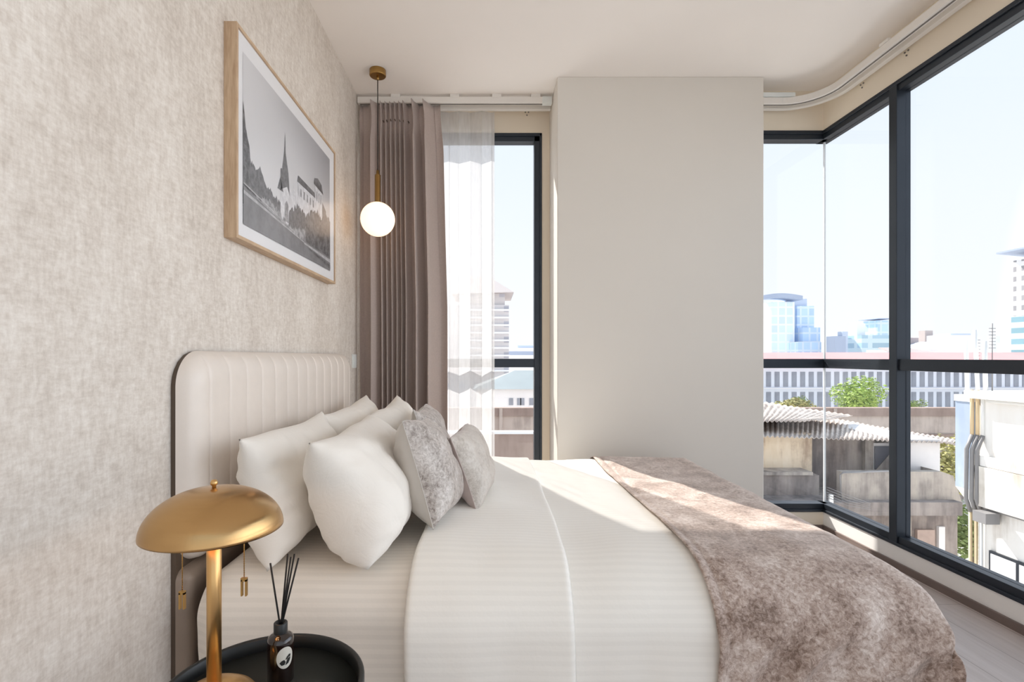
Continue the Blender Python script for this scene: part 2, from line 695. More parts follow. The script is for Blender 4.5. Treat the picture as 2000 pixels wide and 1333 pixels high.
def rail_mesh(path, w, h, z0):
    """flat rail following a plan path of (x, y)"""
    b = MB()
    pts = [Vector((p[0], p[1], 0)) for p in path]
    ring = []
    for i, p in enumerate(pts):
        d = (pts[min(i + 1, len(pts) - 1)] - pts[max(i - 1, 0)]).normalized()
        s = Vector((d.y, -d.x, 0)) * (w / 2)
        ring.append([p - s + Vector((0, 0, z0)), p + s + Vector((0, 0, z0)),
                     p + s + Vector((0, 0, z0 + h)), p - s + Vector((0, 0, z0 + h))])
    vs = [q for r in ring for q in r]
    fs = []
    for i in range(len(ring) - 1):
        for k in range(4):
            fs.append((i * 4 + k, i * 4 + (k + 1) % 4, i * 4 + 4 + (k + 1) % 4, i * 4 + 4 + k))
    fs.append((3, 2, 1, 0))
    n = 4 * (len(ring) - 1)
    fs.append((n, n + 1, n + 2, n + 3))
    b.add(vs, fs)
    return b


def wall_anchor(p, nrm, parent):
    """little bracket foot: three screw heads on the wall"""
    b = MB()
    n = Vector(nrm)
    t = Vector((-n.y, n.x, 0))
    for u, v in ((-0.011, 0.008), (0.011, 0.008), (0.0, -0.012)):
        c = Vector(p) + t * u + Vector((0, 0, v))
        b.tube([c, c + n * 0.004], 0.0042, 8)
    b.build('bracket_screws', M['track_groove'], parent)


LT0, LT1 = 2.732, CZ - 0.004
root = thing('curtain_track', 'white double curtain track above the narrow window and drapes', 'curtain track', (-0.2, 3.34, LT0))
rail_mesh([(WX + 0.005, 3.30), (PX0 - 0.006, 3.30)], 0.034, 0.040, LT0).build('front_rail', M['track'], root, bevel=0.003)
rail_mesh([(WX + 0.005, 3.385), (PX0 - 0.006, 3.385)], 0.030, 0.036, LT0).build('rear_rail', M['track'], root, bevel=0.003)
rail_mesh([(WX + 0.02, 3.30), (PX0 - 0.05, 3.30)], 0.008, 0.004, LT0 - 0.0035).build('groove', M['track_groove'], root)
for x in (-0.60, -0.22, 0.05, 0.30):
    MB().box(x - 0.03, x + 0.03, 3.28, 3.41, LT0 + 0.036, CZ).build('bracket', M['track'], root, bevel=0.002)
MB().box(PX0 - 0.07, PX0 - 0.008, 3.282, 3.318, LT0 - 0.004, LT0 + 0.042).build('end_cap', M['plate'], root, bevel=0.003)
wall_anchor((0.258, LBY, 2.757), (0, -1, 0), root)

root = thing('curtain_track', 'long bent white curtain track with two rails along the corner windows', 'curtain track', (1.9, 3.1, TZ0))


def bent(off, r=0.22, x0=PX1 + 0.004):
    xa, yb = RX - off, BY - off
    p = [(x0, yb), (xa - r - 0.05, yb), (xa - r, yb)]
    for k in range(1, 12):
        a = PI / 2 * k / 12
        p.append((xa - r + r * math.sin(a), yb - r + r * math.cos(a)))
    p += [(xa, yb - r), (xa, yb - r - 0.05), (xa, Y0 + 0.02)]
    return p


rail_mesh(bent(0.10), 0.034, TZ1 - TZ0, TZ0).build('front_rail', M['track'], root, bevel=0.003)
rail_mesh(bent(0.035, 0.26), 0.030, TZ1 - TZ0 - 0.006, TZ0).build('rear_rail', M['track'], root, bevel=0.003)
rail_mesh(bent(0.10), 0.007, 0.004, TZ0 - 0.0035).build('groove', M['track_groove'], root)
for y in (2.6, 2.15, 1.7):
    MB().box(RX - 0.12, RX, y - 0.03, y + 0.03, TZ1, TZ1 + 0.014).build('bracket', M['track'], root, bevel=0.002)
MB().box(PX1 + 0.004, PX1 + 0.22, 3.13, 3.17, TZ1 + 0.002, TZ1 + 0.03).build('motor_housing', M['plate'], root, bevel=0.004)
wall_anchor((1.72, BY, 2.645), (0, -1, 0), root)
for y in (2.91, 2.60):
    wall_anchor((RX, y, 2.645), (-1, 0, 0), root)

# ------------------------------------------------------------------ drape and sheer
rnd = random.Random(4)
DZ0, DZ1 = 0.03, 2.73


def phase(s):
    pts = [(0, 0), (0.24, 1.0), (0.58, 7.0), (0.72, 8.0), (0.82, 8.75), (1.0, 9.5)]
    for (a, p), (c, q) in zip(pts[:-1], pts[1:]):
        if s <= c:
            t = (s - a) / (c - a)
            return p + (q - p) * t
    return pts[-1][1]


def drape_pt(s, t):
    z = DZ1 + (DZ0 - DZ1) * t
    ph = phase(s) * 2 * PI
    wide = 1.0 - math.exp(-((s - 0.41) / 0.2) ** 4)      # 0 over the narrow folds
    amp = 0.024 + 0.026 * wide
    k = 1.0 + 0.25 * t
    head = 1.0
    d = (DZ1 - z)
    if d < 0.12:
        head = 0.42 + 0.5 * abs(d - 0.10) / 0.10
    else:
        head = min(1.0, 0.42 + (d - 0.12) / 0.22)
    x0, x1 = -0.838, -0.300 - 0.02 * (1 - min(1, d / 0.3))
    if d > 0.3:
        x1 += 0.025 * min(1.0, (d - 0.3) / 1.0)
    x = x0 + (x1 - x0) * s + 0.010 * math.sin(2 * ph + 0.5) * head * (0.4 + wide)
    x += 0.012 * nz(s * 6, z * 0.8, 3.1) * t
    y = 3.285 + amp * k * head * math.sin(ph) + 0.35 * amp * head * math.sin(2 * ph + 1.3 + 0.5 * t)
    y += 0.008 * nz(s * 9, z * 1.1, 7.7)
    return (x, y, z)


dr = thing('curtain', 'taupe pleated blackout curtain hanging beside the headboard', 'curtain', (-0.54, 3.285, 0.03))
b = MB().grid(drape_pt, 300, 70)
b.build('drape_panel', M['drape'], dr, solid=0.002, fixn=False)
b = MB()
for k in range(7):
    s = (0.30 + 0.05 * k)
    p = drape_pt(s, 0.045)
    b2 = MB().tube([(p[0], p[1] - 0.010, 2.617), (p[0] + 0.006, p[1] - 0.012, 2.604)], 0.0035, 6)
    b2.build('pinch_stitch', M['board_dark'], dr)


def sheer_pt(s, t):
    z = 2.728 + (0.03 - 2.728) * t
    d = 2.728 - z
    ph = 2 * PI * (s * 3.6 + 0.15 * math.sin(5 * s))
    amp = 0.026 * (0.55 + min(0.45, d * 1.2))
    x = -0.40 + 0.443 * s + 0.012 * math.sin(2 * ph) + 0.006 * nz(s * 4, z, 1.0) * t
    y = 3.395 + amp * math.sin(ph) * (0.75 + 0.35 * nz(s * 3.1, z * 0.35, 5.5))
    return (x, min(y, 3.455), z)


b = MB().grid(sheer_pt, 140, 50)
o = b.build('sheer_curtain', M['sheer'], fixn=False)
tag(o, 'sheer white voile curtain covering the left part of the narrow window', 'curtain')

# ------------------------------------------------------------------ framed picture
PYa, PYb, PZa, PZb = 1.640, 2.695, 1.484, 2.178
XF = -0.8075
pic = thing('framed_picture', 'oak framed black and white photograph on the textured wall', 'picture', (WX, (PYa + PYb) / 2, PZa))
fw = 0.012
b = MB()
b.box(WX, XF, PYa, PYa + fw, PZa, PZb)
b.box(WX, XF, PYb - fw, PYb, PZa, PZb)
b.box(WX, XF, PYa + fw, PYb - fw, PZa, PZa + fw)
b.box(WX, XF, PYa + fw, PYb - fw, PZb - fw, PZb)
b.build('frame', M['oak'], pic, bevel=0.0015)
MB().box(WX + 0.004, XF - 0.006, PYa + fw, PYb - fw, PZa + fw, PZb - fw).build('mat_board', M['mat_board'], pic)

u0, u1, v0, v1 = 1.690, 2.612, 1.540, 2.110


def printmats():
    ms = []
    m = NM('print_sky', rough=0.4)
    tc = m.n('ShaderNodeTexCoord')
    s = m.n('ShaderNodeSeparateXYZ')
    m.l(tc.outputs['UV'], s.inputs[0])
    f = m.math('ADD', m.math('MULTIPLY', s.outputs['Y'], 0.6), m.math('MULTIPLY', s.outputs['X'], 0.4))
    m.color(m.ramp(f, [(0.1, lin(234, 234, 234)), (0.6, lin(218, 218, 219)), (0.98, lin(166, 166, 169))]))
    ms.append(m.m)
    for nm, c1, c2, sc in (('print_dark', 78, 128, 40), ('print_spire', 96, 126, 60), ('print_mid', 128, 186, 45),
                           ('print_light', 214, 238, 30), ('print_road', 118, 138, 12), ('print_pale_line', 170, 200, 30)):
        m = NM(nm, rough=0.4)
        n = m.noise(m.coord(), sc, 5, 0.7)
        m.color(m.ramp(n, [(0.4, lin(c1, c1, c1 + 2)), (0.6, lin(c2, c2, c2 + 2))]))
        ms.append(m.m)
    return ms


b = MB()
XP = XF - 0.0055


def pp(u, v, lay):
    return (XP + 0.0003 * lay, u0 + (u1 - u0) * u, v0 + (v1 - v0) * v)


def ppoly(pts, mi, lay):
    b.add([pp(u, v, lay) for u, v in pts], [tuple(range(len(pts)))], mi, uvs=pts)


def jag(x0, x1, ytop, n, amp, seed, base=0.0):
    r = random.Random(seed)
    t = [(x0 + (x1 - x0) * i / n, ytop(i / n) + r.uniform(-amp, amp)) for i in range(n + 1)]
    return [(x0, base)] + t + [(x1, base)]


ppoly([(0, 0), (1, 0), (1, 1), (0, 1)], 0, 1)
ppoly(jag(0.0, 0.10, lambda t: 0.74 - 0.44 * t ** 0.7, 14, 0.03, 1, 0.12), 1, 2)
ppoly(jag(0.05, 0.34, lambda t: 0.40 - 0.13 * t + 0.06 * math.exp(-((t - .3) / .05) ** 2), 40, 0.02, 2, 0.12), 2, 3)
ppoly([(0.33, 0.16), (0.33, 0.40), (0.40, 0.46), (0.47, 0.40), (0.47, 0.16)], 4, 4)
ppoly([(0.335, 0.38), (0.33, 0.52), (0.35, 0.53), (0.37, 0.66), (0.378, 0.80), (0.384, 0.66), (0.415, 0.53),
       (0.43, 0.38), (0.40, 0.43)], 2, 5)
ppoly([(0.30, 0.37), (0.33, 0.46), (0.36, 0.37)], 1, 5)
ppoly([(0.375, 0.18), (0.375, 0.30), (0.395, 0.33), (0.415, 0.30), (0.415, 0.18)], 3, 6)
ppoly([(0.47, 0.2), (0.47, 0.46), (0.55, 0.44), (0.55, 0.2)], 4, 4)
ppoly([(0.53, 0.25), (0.53, 0.545), (0.76, 0.53), (0.76, 0.66), (0.87, 0.64), (0.87, 0.25)], 4, 5)
ppoly([(0.52, 0.535), (0.53, 0.585), (0.75, 0.57), (0.76, 0.53)], 1, 6)
ppoly([(0.74, 0.64), (0.75, 0.69), (0.80, 0.715), (0.86, 0.69), (0.885, 0.62)], 1, 6)
ppoly([(0.87, 0.3), (0.87, 0.55), (0.93, 0.5), (0.93, 0.3)], 2, 6)
for k in range(5):
    x = 0.555 + 0.042 * k
    ppoly([(x, 0.44), (x, 0.50), (x + 0.016, 0.50), (x + 0.016, 0.44)], 3, 7)
for k in range(3):
    x = 0.78 + 0.03 * k
    ppoly([(x, 0.52), (x, 0.60), (x + 0.012, 0.60), (x + 0.012, 0.52)], 3, 7)
ppoly(jag(0.42, 1.0, lambda t: 0.27 + 0.14 * t + 0.05 * math.sin(9 * t), 60, 0.03, 3, 0.10), 2, 8)
ppoly(jag(0.62, 0.98, lambda t: 0.30 + 0.13 * math.sin(PI * min(1, t * 1.1)), 40, 0.025, 5, 0.10), 1, 9)
ppoly(jag(0.10, 0.62, lambda t: 0.20 + 0.04 * math.sin(7 * t), 50, 0.025, 6, 0.10), 3, 9)
ppoly([(0, 0), (0, 0.22), (0.5, 0.125), (1.0, 0.115), (1.0, 0.0)], 5, 10)
ppoly([(0, 0.18), (0, 0.20), (0.6, 0.115), (0.6, 0.108)], 6, 11)
ppoly([(0, 0.235), (0, 0.245), (0.5, 0.142), (0.5, 0.135)], 6, 11)
ppoly([(0.60, 0.10), (0.60, 0.112), (1.0, 0.10), (1.0, 0.07)], 6, 11)
ppoly([(0.68, 0.075), (0.66, 0.09), (1.0, 0.05), (1.0, 0.015)], 1, 12)
b.build('photograph', printmats(), pic, fixn=False)
MB().box(XF - 0.0012, XF - 0.0002, PYa + fw, PYb - fw, PZa + fw, PZb - fw).build('glass_pane', M['picture_glass'], pic)

# switch plate between headboard and curtain
sw = thing('wall_switch', 'small white switch plate on the wall between headboard and curtain', 'switch', (WX, 3.215, 1.03))
MB().box(WX, WX + 0.009, 3.17, 3.256, 1.032, 1.118).build('plate', M['plate'], sw, bevel=0.002)
MB().box(WX + 0.009, WX + 0.012, 3.185, 3.241, 1.047, 1.103).build('rocker', M['plate'], sw, bevel=0.001)

# ------------------------------------------------------------------ pendant lamp
px, py, pz = -0.655, 3.015, 1.912
pend = thing('pendant_lamp', 'brass pendant lamp with a glowing white glass globe', 'lamp', (px, py, pz))
MB().lathe((px, py, CZ - 0.036), [(0, 0), (0.044, 0), (0.048, 0.004), (0.048, 0.036), (0, 0.036)], 48).build('ceiling_rose', M['brass_old'], pend, bevel=0.001)
MB().lathe((px, py, CZ - 0.056), [(0, 0), (0.008, 0), (0.008, 0.02), (0, 0.02)], 20).build('cord_grip', M['brass_old'], pend)
MB().tube([(px, py, 2.19), (px, py, CZ - 0.05)], 0.0028, 8).build('cord', M['cord'], pend)
MB().lathe((px, py, 2.0), [(0, 0), (0.020, 0), (0.020, 0.008), (0.0175, 0.010), (0.0175, 0.172), (0.010, 0.176), (0.008, 0.20), (0, 0.20)], 32).build('stem', M['brass_old'], pend)
gp = [(0.1 * math.sin(PI * k / 32), -0.1 * math.cos(PI * k / 32)) for k in range(33)]
gp[0] = (0, -0.1)
gp[-1] = (0, 0.1)
MB().lathe((px, py, pz), gp, 56).build('globe', M['globe'], pend)

# ------------------------------------------------------------------ bed: headboard and base
HB0, HB1 = 1.365, 2.945            # headboard along the wall
HTOP, HBOT = 1.122, 0.50
bed = thing('bed', 'double bed with a tall ivory channelled leather headboard', 'bed', (0.18, 2.115, 0.0))


def rrect(u, v, hw, hh, rc):
    """square grid position -> point in a rounded rectangle, and distance to its edge"""
    x, y = u * hw, v * hh
    a = (abs(x) - (hw - rc)) / rc
    c = (abs(y) - (hh - rc)) / rc
    if a > 0 and c > 0:
        a2, c2 = a * math.sqrt(1 - c * c / 2), c * math.sqrt(1 - a * a / 2)
        x = math.copysign(hw - rc + a2 * rc, x)
        y = math.copysign(hh - rc + c2 * rc, y)
        return x, y, rc * (1 - min(1, math.hypot(a2, c2)))
    return x, y, rc * (1 - max(a, c, 0)) if max(a, c) > 0 else rc


cy, cz = (HB0 + HB1) / 2, (HTOP + 0.0) / 2
hw, hh = (HB1 - HB0) / 2, (HTOP - 0.0) / 2


def warp_u(i, n, seams):
    return -1 + 2 * i / n


XB, XC = WX + 0.014, WX + 0.068     # back board face, cushion face
# dark edge board
b = MB()
N = 40
ring = []
for k in range(4 * N):
    t = k / N
    q, fr = int(t), t - int(t)
    c4 = [(-1, -1), (1, -1), (1, 1), (-1, 1)]
    u = c4[q][0] + (c4[(q + 1) % 4][0] - c4[q][0]) * fr
    v = c4[q][1] + (c4[(q + 1) % 4][1] - c4[q][1]) * fr
    x, y, d = rrect(u, v, hw - 0.002, hh - 0.008, 0.10)
    ring.append((WX + 0.001, cy + x, cz + y + 0.002))
b.prism(ring, (0.0135, 0, 0))
b.build('back_board', M['board_dark'], bed, fixn=True)

# padded cushion with vertical channels
SEAMS = [HB0 + 0.075 + 0.1105 * k for k in range(14)]


def cushion(z0, z1, name, mat, xf, seams, rc):
    ch, czz = (z1 - z0) / 2, (z1 + z0) / 2
    b = MB()
    # columns: dense near seams
    cols = []
    for i in range(241):
        cols.append(-1 + 2 * i / 240)
    for s in seams:
        for d in (-0.006, -0.003, -0.0012, 0, 0.0012, 0.003, 0.006):
            cols.append((s + d - cy) / hw)
    cols = sorted(c for c in set(cols) if -1 <= c <= 1)
    rows = [-1 + 2 * j / 110 for j in range(111)]
    vs = []
    for v in rows:
        for u in cols:
            x, y, d = rrect(u, v, hw, ch, rc)
            rb = min(rc, 0.075)
            t = math.sqrt(max(0, 1 - (1 - min(1, d / rb)) ** 2))
            X = XB + (xf - XB) * t
            if seams:
                ds = min(abs(cy + x - s) for s in seams)
                X -= 0.0055 * math.exp(-ds / 0.0035) * min(1, d / 0.03)
                X += 0.0016 * (min(ds, 0.05) / 0.05) * t
            vs.append((X, cy + x, czz + y))
    n = len(cols)
    fs = []
    for j in range(len(rows) - 1):
        for i in range(n - 1):
            fs.append((j * n + i, j * n + i + 1, (j + 1) * n + i + 1, (j + 1) * n + i))
    b.add(vs, fs, 0, True)
    return b.build(name, mat, bed, fixn=True)


cushion(HBOT + 0.03, HTOP - 0.004, 'headboard_cushion', M['leather'], XC, SEAMS, 0.10)
cushion(0.01, HBOT + 0.026, 'lower_panel', M['leather_dark'], XC - 0.018, [], 0.03)
MB().box(-0.74, 1.08, 1.36, 2.87, 0.06, 0.30).build('bed_base', M['leather_dark'], bed, bevel=0.02)
for x in (-0.6, 0.95):
    for y in (1.46, 2.77):
        MB().lathe((x, y, 0), [(0, 0), (0.022, 0), (0.028, 0.06), (0, 0.06)], 20).build('leg', M['board_dark'], bed)

# ------------------------------------------------------------------ bedding (cloth laid over a rounded mattress)
YC, HALF = 2.115, 0.835            # bed centre line, half width of the duvet
RW, RZ = 0.21, 0.155               # roll of the edge: how wide, how deep
FOOT = 1.118


def fold(a, e, rw, rz):
    """arc position a -> (position, drop, angle)"""
    ra = (rw + rz) / 2 * PI / 2
    s = a - (e - rw)
    if s <= 0:
        return a, 0.0, 0.0
    if s < ra:
        th = s / ra * PI / 2
        return e - rw + rw * math.sin(th), rz * (1 - math.cos(th)), th
    return e, rz + (s - ra), PI / 2


def bed_cover(s, t, top, half, foot, off, wr=None, rw=RW, rz=RZ, extra=0.0):
    """s along the bed, t across from the centre line (negative = near side)"""
    sg = -1 if t < 0 else 1
    py_, dy, ty = fold(abs(t), half, rw, rz)
    px_, dx, tx = fold(s, foot, 0.09, 0.085)
    drop = (dx ** 4 + dy ** 4) ** 0.25
    # corner: spare cloth swings outwards
    fl = min(dx, dy)
    py_ += 0.07 * fl
    px_ += 0.01 * fl
    n = Vector((math.sin(tx), sg * math.sin(ty), math.cos(tx) * math.cos(ty) + 1e-3))
    n.normalize()
    z = top - drop
    z += 0.006 * fbm(s * 2.3, t * 2.3, 1.7, 2) * (1 - min(1, drop / 0.1))
    p = Vector((px_, YC + sg * py_, z))
    h = off + extra * min(1, fl / 0.05) + 0.004 * nz(s * 5, t * 5, 2.0)
    if wr:
        h += wr(s, t, drop)
    return p + n * h


# mattress dressed in its fitted sheet
def sheet_pt(u, v):
    s = -0.765 + (1.10 + 0.30 + 0.765) * u
    t = -1.10 + 2.20 * v
    def wr(s, t, d):
        w = 0.0
        hd = math.exp(-((s + 0.70) / 0.10) ** 2)
        if d > 0.02:
            w += 0.008 * fbm(s * 2 + 4, d * 9, 0.4, 2)
        return w - 0.03 * math.exp(-((s + 0.765) / 0.03) ** 2)
    return bed_cover(s, t, 0.520, 0.80, 1.07, 0.0, wr, 0.13, 0.11)


b = MB()
b.grid(sheet_pt, 110, 150, uvfn=lambda u, v: (u * 2.1, v * 2.2))
b.box(-0.76, 1.05, 1.345, 2.885, 0.304, 0.40)
mt = b.build('mattress', M['sheet'], fixn=False)
tag(mt, 'mattress in a white striped fitted sheet, bare at its head end beside the lamp', 'mattress')


def duvet_wr(s, t, d):
    w = 0.010 * fbm(s * 1.8 + 9, t * 1.6, 0.7, 3)
    w += 0.004 * math.sin(s * 17 + 2.0 * math.sin(t * 3)) * nz(s * 2, t * 2, 9)
    if d > 0.05:
        w += 0.008 * fbm(s * 5 + 2, d * 2.2, 4.4, 2) * min(1, (d - .05) / .2)
    w -= 0.022 * math.exp(-((s + 0.195) / 0.012) ** 2)
    return w


def duvet_pt(u, v):
    s = -0.195 + (FOOT + 0.20 + 0.195) * u
    t = -1.20 + 2.40 * v
    return bed_cover(s, t, 0.545, HALF, FOOT - 0.012, 0.0, duvet_wr)


duv = thing('duvet', 'white satin striped duvet spread over the middle of the bed', 'duvet', (0.45, YC, 0.1))
MB().grid(duvet_pt, 150, 170, uvfn=lambda u, v: (u * 1.7, v * 2.4)).build('cover', M['duvet'], duv, solid=0.004, fixn=False)


def turn_pt(u, v):
    s = -0.205 + 0.425 * u
    t = -1.19 + 2.38 * v
    e = min(u, 1 - u) * 0.425
    k = math.sqrt(max(0, 1 - (1 - min(1, e / 0.014)) ** 2))
    def wr(s, t, d):
        return duvet_wr(max(s, -0.12), t, d) + 0.003 + 0.012 * k + 0.003 * fbm(s * 4, t * 3, 6.1, 2)
    s2 = s + 0.010 * nz(t * 1.8, 0.3, 5.0)
    return bed_cover(s2, t, 0.545, HALF, FOOT, 0.0, wr)


MB().grid(turn_pt, 70, 170, uvfn=lambda u, v: (u * 0.43, v * 2.4)).build('turned_back_edge', M['duvet'], duv, solid=0.003, fixn=False)


def runner_pt(u, v):
    s = 0.562 + (FOOT + 0.47 - 0.562) * u
    t = -1.22 + 2.44 * v
    s2 = s + 0.012 * nz(t * 1.5, 1.3, 8.0) * (1 - u)
    def wr(s, t, d):
        w = duvet_wr(s, t, d) + 0.010
        w += 0.005 * max(0, fbm(s * 9, t * 7, 3.3, 3))
        if t > -0.66 and d < 0.02:
            # soft lengthwise rucks on the top
            w += 0.007 * max(0, math.sin((s - 0.56) * 26 + 2.5 * nz(t * 1.3, s, 4))) * nz(s * 2 + 3, t * 1.2, 2.2)
        if d > 0.08:
            g = min(1, (d - 0.08) / 0.22)
            w += 0.040 * g * (0.5 + 0.5 * math.sin(58 * (d * 0.72 + s * 0.62) + 3.0 * nz(s * 3, d * 3, 6))) ** 2.5 * (0.75 + 0.5 * nz(s * 4, d * 4, 1))
            w += 0.009 * g * math.sin(s * 62 + 2.2 * nz(d * 3, s * 2, 3)) * max(0, min(1, (s - 0.92) / 0.1))
        e = (s - 0.562)
        w += 0.006 * math.exp(-((e - 0.012) / 0.012) ** 2) - 0.004 * math.exp(-((e - 0.036) / 0.006) ** 2)
        return w
    return bed_cover(s2, t, 0.545, HALF, FOOT, 0.0, wr, extra=0.012)


ru = MB().grid(runner_pt, 170, 300, uvfn=lambda u, v: (u, v * 2.44)).build('bed_runner', M['velvet'], solid=0.003, fixn=False)
tag(ru, 'taupe crushed velvet bed runner draped across the foot of the bed', 'bed runner')


# ------------------------------------------------------------------ pillows and cushions
def pillow(name, label, cat, group, bottom, w, h, th, lean, yaw, mats, seed=0, ear=0.10, roll=0.0, seam=False, sag=0.12, pw=3.2):
    """a stuffed case standing on its long edge at `bottom`, leaning back by `lean` degrees"""
    L, Yw, Ro = math.radians(lean), math.radians(yaw), math.radians(roll)
    ex = Vector((0, 1, 0))
    ey = Vector((-math.sin(L), 0, math.cos(L)))
    ez = Vector((math.cos(L), 0, math.sin(L)))
    R = Matrix((ex, ey, ez)).transposed()
    R = Matrix.Rotation(Yw, 3, 'Z') @ R @ Matrix.Rotation(Ro, 3, 'Z')
    n = 44

    def side(sgn):
        def fn(a, c):
            u, v = -1 + 2 * a, -1 + 2 * c
            # slower spacing close to the rim
            u = math.sin(u * PI / 2) * 0.35 + u * 0.65
            v = math.sin(v * PI / 2) * 0.35 + v * 0.65
            pu = u * (1 - ear * (1 - v * v) * abs(u) ** 2)
            pv = v * (1 - ear * (1 - u * u) * abs(v) ** 2)
            prof = max(0.0, (1 - abs(u) ** pw) * (1 - abs(v) ** 3.0)) ** 0.55
            # heavy filling sinks
            prof *= 1 - sag * v
            z = sgn * th / 2 * prof
            wx = u * w * 2.2 + seed * 3.1
            wy = v * h * 2.2 + seed * 1.7
            rim = min(1.0, prof * 1.6)
            z += 0.013 * fbm(wx * 2.0, wy * 2.0, sgn * 2.0 + seed, 2) * rim
            # gathers running in from the seams
            z += 0.004 * math.sin(26 * pu + 9 * nz(wx, wy, seed)) * (abs(v) ** 4) * prof ** 0.5
            z += 0.004 * math.sin(22 * pv + 9 * nz(wx, wy, seed + 5)) * (abs(u) ** 4) * prof ** 0.5
            # a long soft crease
            z -= 0.012 * math.exp(-((v * 0.8 + 0.35 * u - 0.15 * (seed % 3) + 0.1) / 0.10) ** 2) * rim * (0.5 + 0.5 * nz(seed, u * 2, 0))
            x, y = pu * w / 2, pv * h / 2
            y += 0.018 * nz(u * 1.3, seed, 2.0)
            p = R @ Vector((x, y + h / 2, z))
            q = Vector(bottom) + p
            return (q.x, q.y, q.z)
        return fn
    if len(mats) == 1:
        b = MB().grid(side(1), n, n).grid(side(-1), n, n)
        bm_merge(b)
        o = b.build(name, mats[0], org=bottom)
        return tag(o, label, cat, group)
    root = thing(name, label, cat, bottom, group)
    f = MB().grid(side(1), n, n).build('front_panel', mats[0], root, fixn=False)
    MB().grid(side(-1), n, n).build('back_panel', mats[1], root, fixn=False)
    if seam:
        fn = side(1)
        pts = [fn(i / 30, 0) for i in range(30)] + [fn(1, i / 30) for i in range(30)] + \
              [fn(1 - i / 30, 1) for i in range(30)] + [fn(0, 1 - i / 30) for i in range(31)]
        MB().tube(pts, 0.0022, 6, caps=False).build('seam', mats[1], root)
    return root


def bm_merge(b):
    """weld the two sides of a case along the rim"""
    key, remap, nv = {}, [], []
    for p in b.v:
        k = (round(p[0], 5), round(p[1], 5), round(p[2], 5))
        if k not in key:
            key[k] = len(nv)
            nv.append(p)
        remap.append(key[k])
    b.v = nv
    nf, nm, ns = [], [], []
    for f, m, s in zip(b.f, b.mi, b.sm):
        g = []
        for i in f:
            if remap[i] not in g:
                g.append(remap[i])
        if len(g) > 2:
            nf.append(tuple(g))
            nm.append(m)
            ns.append(s)
    b.f, b.mi, b.sm = nf, nm, ns


PG = 'white pillows against the headboard'
pillow('pillow', 'white pillow against the headboard on the near side, behind the lamp shade', 'pillow', PG,
       (-0.590, 1.70, 0.530), 0.68, 0.36, 0.18, 12, 0, [M['cotton']], 1, 0.07, sag=0.22, pw=4.5)
pillow('pillow', 'large white pillow in front at the near edge of the bed, leaning back', 'pillow', PG,
       (-0.318, 1.69, 0.535), 0.68, 0.37, 0.235, 25, 0, [M['cotton']], 2, 0.045, sag=0.22, pw=6.0)
pillow('pillow', 'white pillow at the far end of the headboard, next to the drape', 'pillow', PG,
       (-0.560, 2.38, 0.530), 0.76, 0.37, 0.20, 15, 0, [M['cotton']], 3, 0.10, 2)
pillow('pillow', 'white pillow behind the two velvet cushions, one corner up against the drape', 'pillow', PG,
       (-0.350, 2.40, 0.540), 0.72, 0.37, 0.19, 22, 0, [M['cotton']], 4, 0.11, 2)
CG = 'velvet cushions in front of the pillows'
pillow('cushion', 'silver crushed velvet cushion with a plain grey back, nearest the viewer', 'cushion', CG,
       (-0.155, 1.73, 0.565), 0.34, 0.34, 0.18, 18, -4, [M['velvet_grey'], M['satin']], 5, 0.06, -6, True)
pillow('cushion', 'silver crushed velvet cushion at the far side, half hidden behind the other cushions', 'cushion', CG,
       (-0.195, 2.25, 0.560), 0.42, 0.34, 0.15, 18, 0, [M['velvet_grey'], M['satin']], 6, 0.10, 0, True)
pillow('cushion', 'small oblong pale velvet cushion with a mauve back, standing foremost on the duvet', 'cushion', CG,
       (-0.022, 2.00, 0.560), 0.42, 0.275, 0.14, 20, -6, [M['velvet_soft'], M['satin_pink']], 7, 0.08, 0, True)

# ------------------------------------------------------------------ bedside table, lamp, diffuser
TZ = 0.44
tcx, tcy, tr = -0.436, 0.985, 0.19
tb = thing('side_table', 'round black metal tray side table beside the bed', 'side table', (tcx, tcy, 0))
MB().lathe((tcx, tcy, TZ - 0.008), [(0, 0), (tr - 0.012, 0), (tr - 0.012, 0.008), (0, 0.008)], 72).build('tray_floor', M['tray'], tb)
MB().lathe((tcx, tcy, TZ - 0.010), [(tr - 0.012, 0), (tr - 0.002, 0), (tr + 0.001, 0.003), (tr + 0.001, 0.034), (tr - 0.002, 0.037), (tr - 0.007, 0.037), (tr - 0.010, 0.034), (tr - 0.012, 0.012), (tr - 0.012, 0)], 72).build('tray_rim', M['black_metal'], tb)
for k in range(3):
    a = PI / 2 + k * 2 * PI / 3
    p0 = Vector((tcx + 0.13 * math.cos(a), tcy + 0.13 * math.sin(a), TZ - 0.008))
    p1 = Vector((tcx + 0.17 * math.cos(a), tcy + 0.17 * math.sin(a), 0.0))
    MB().tube([p0, p1], 0.009, 12).build('leg', M['black_metal'], tb)

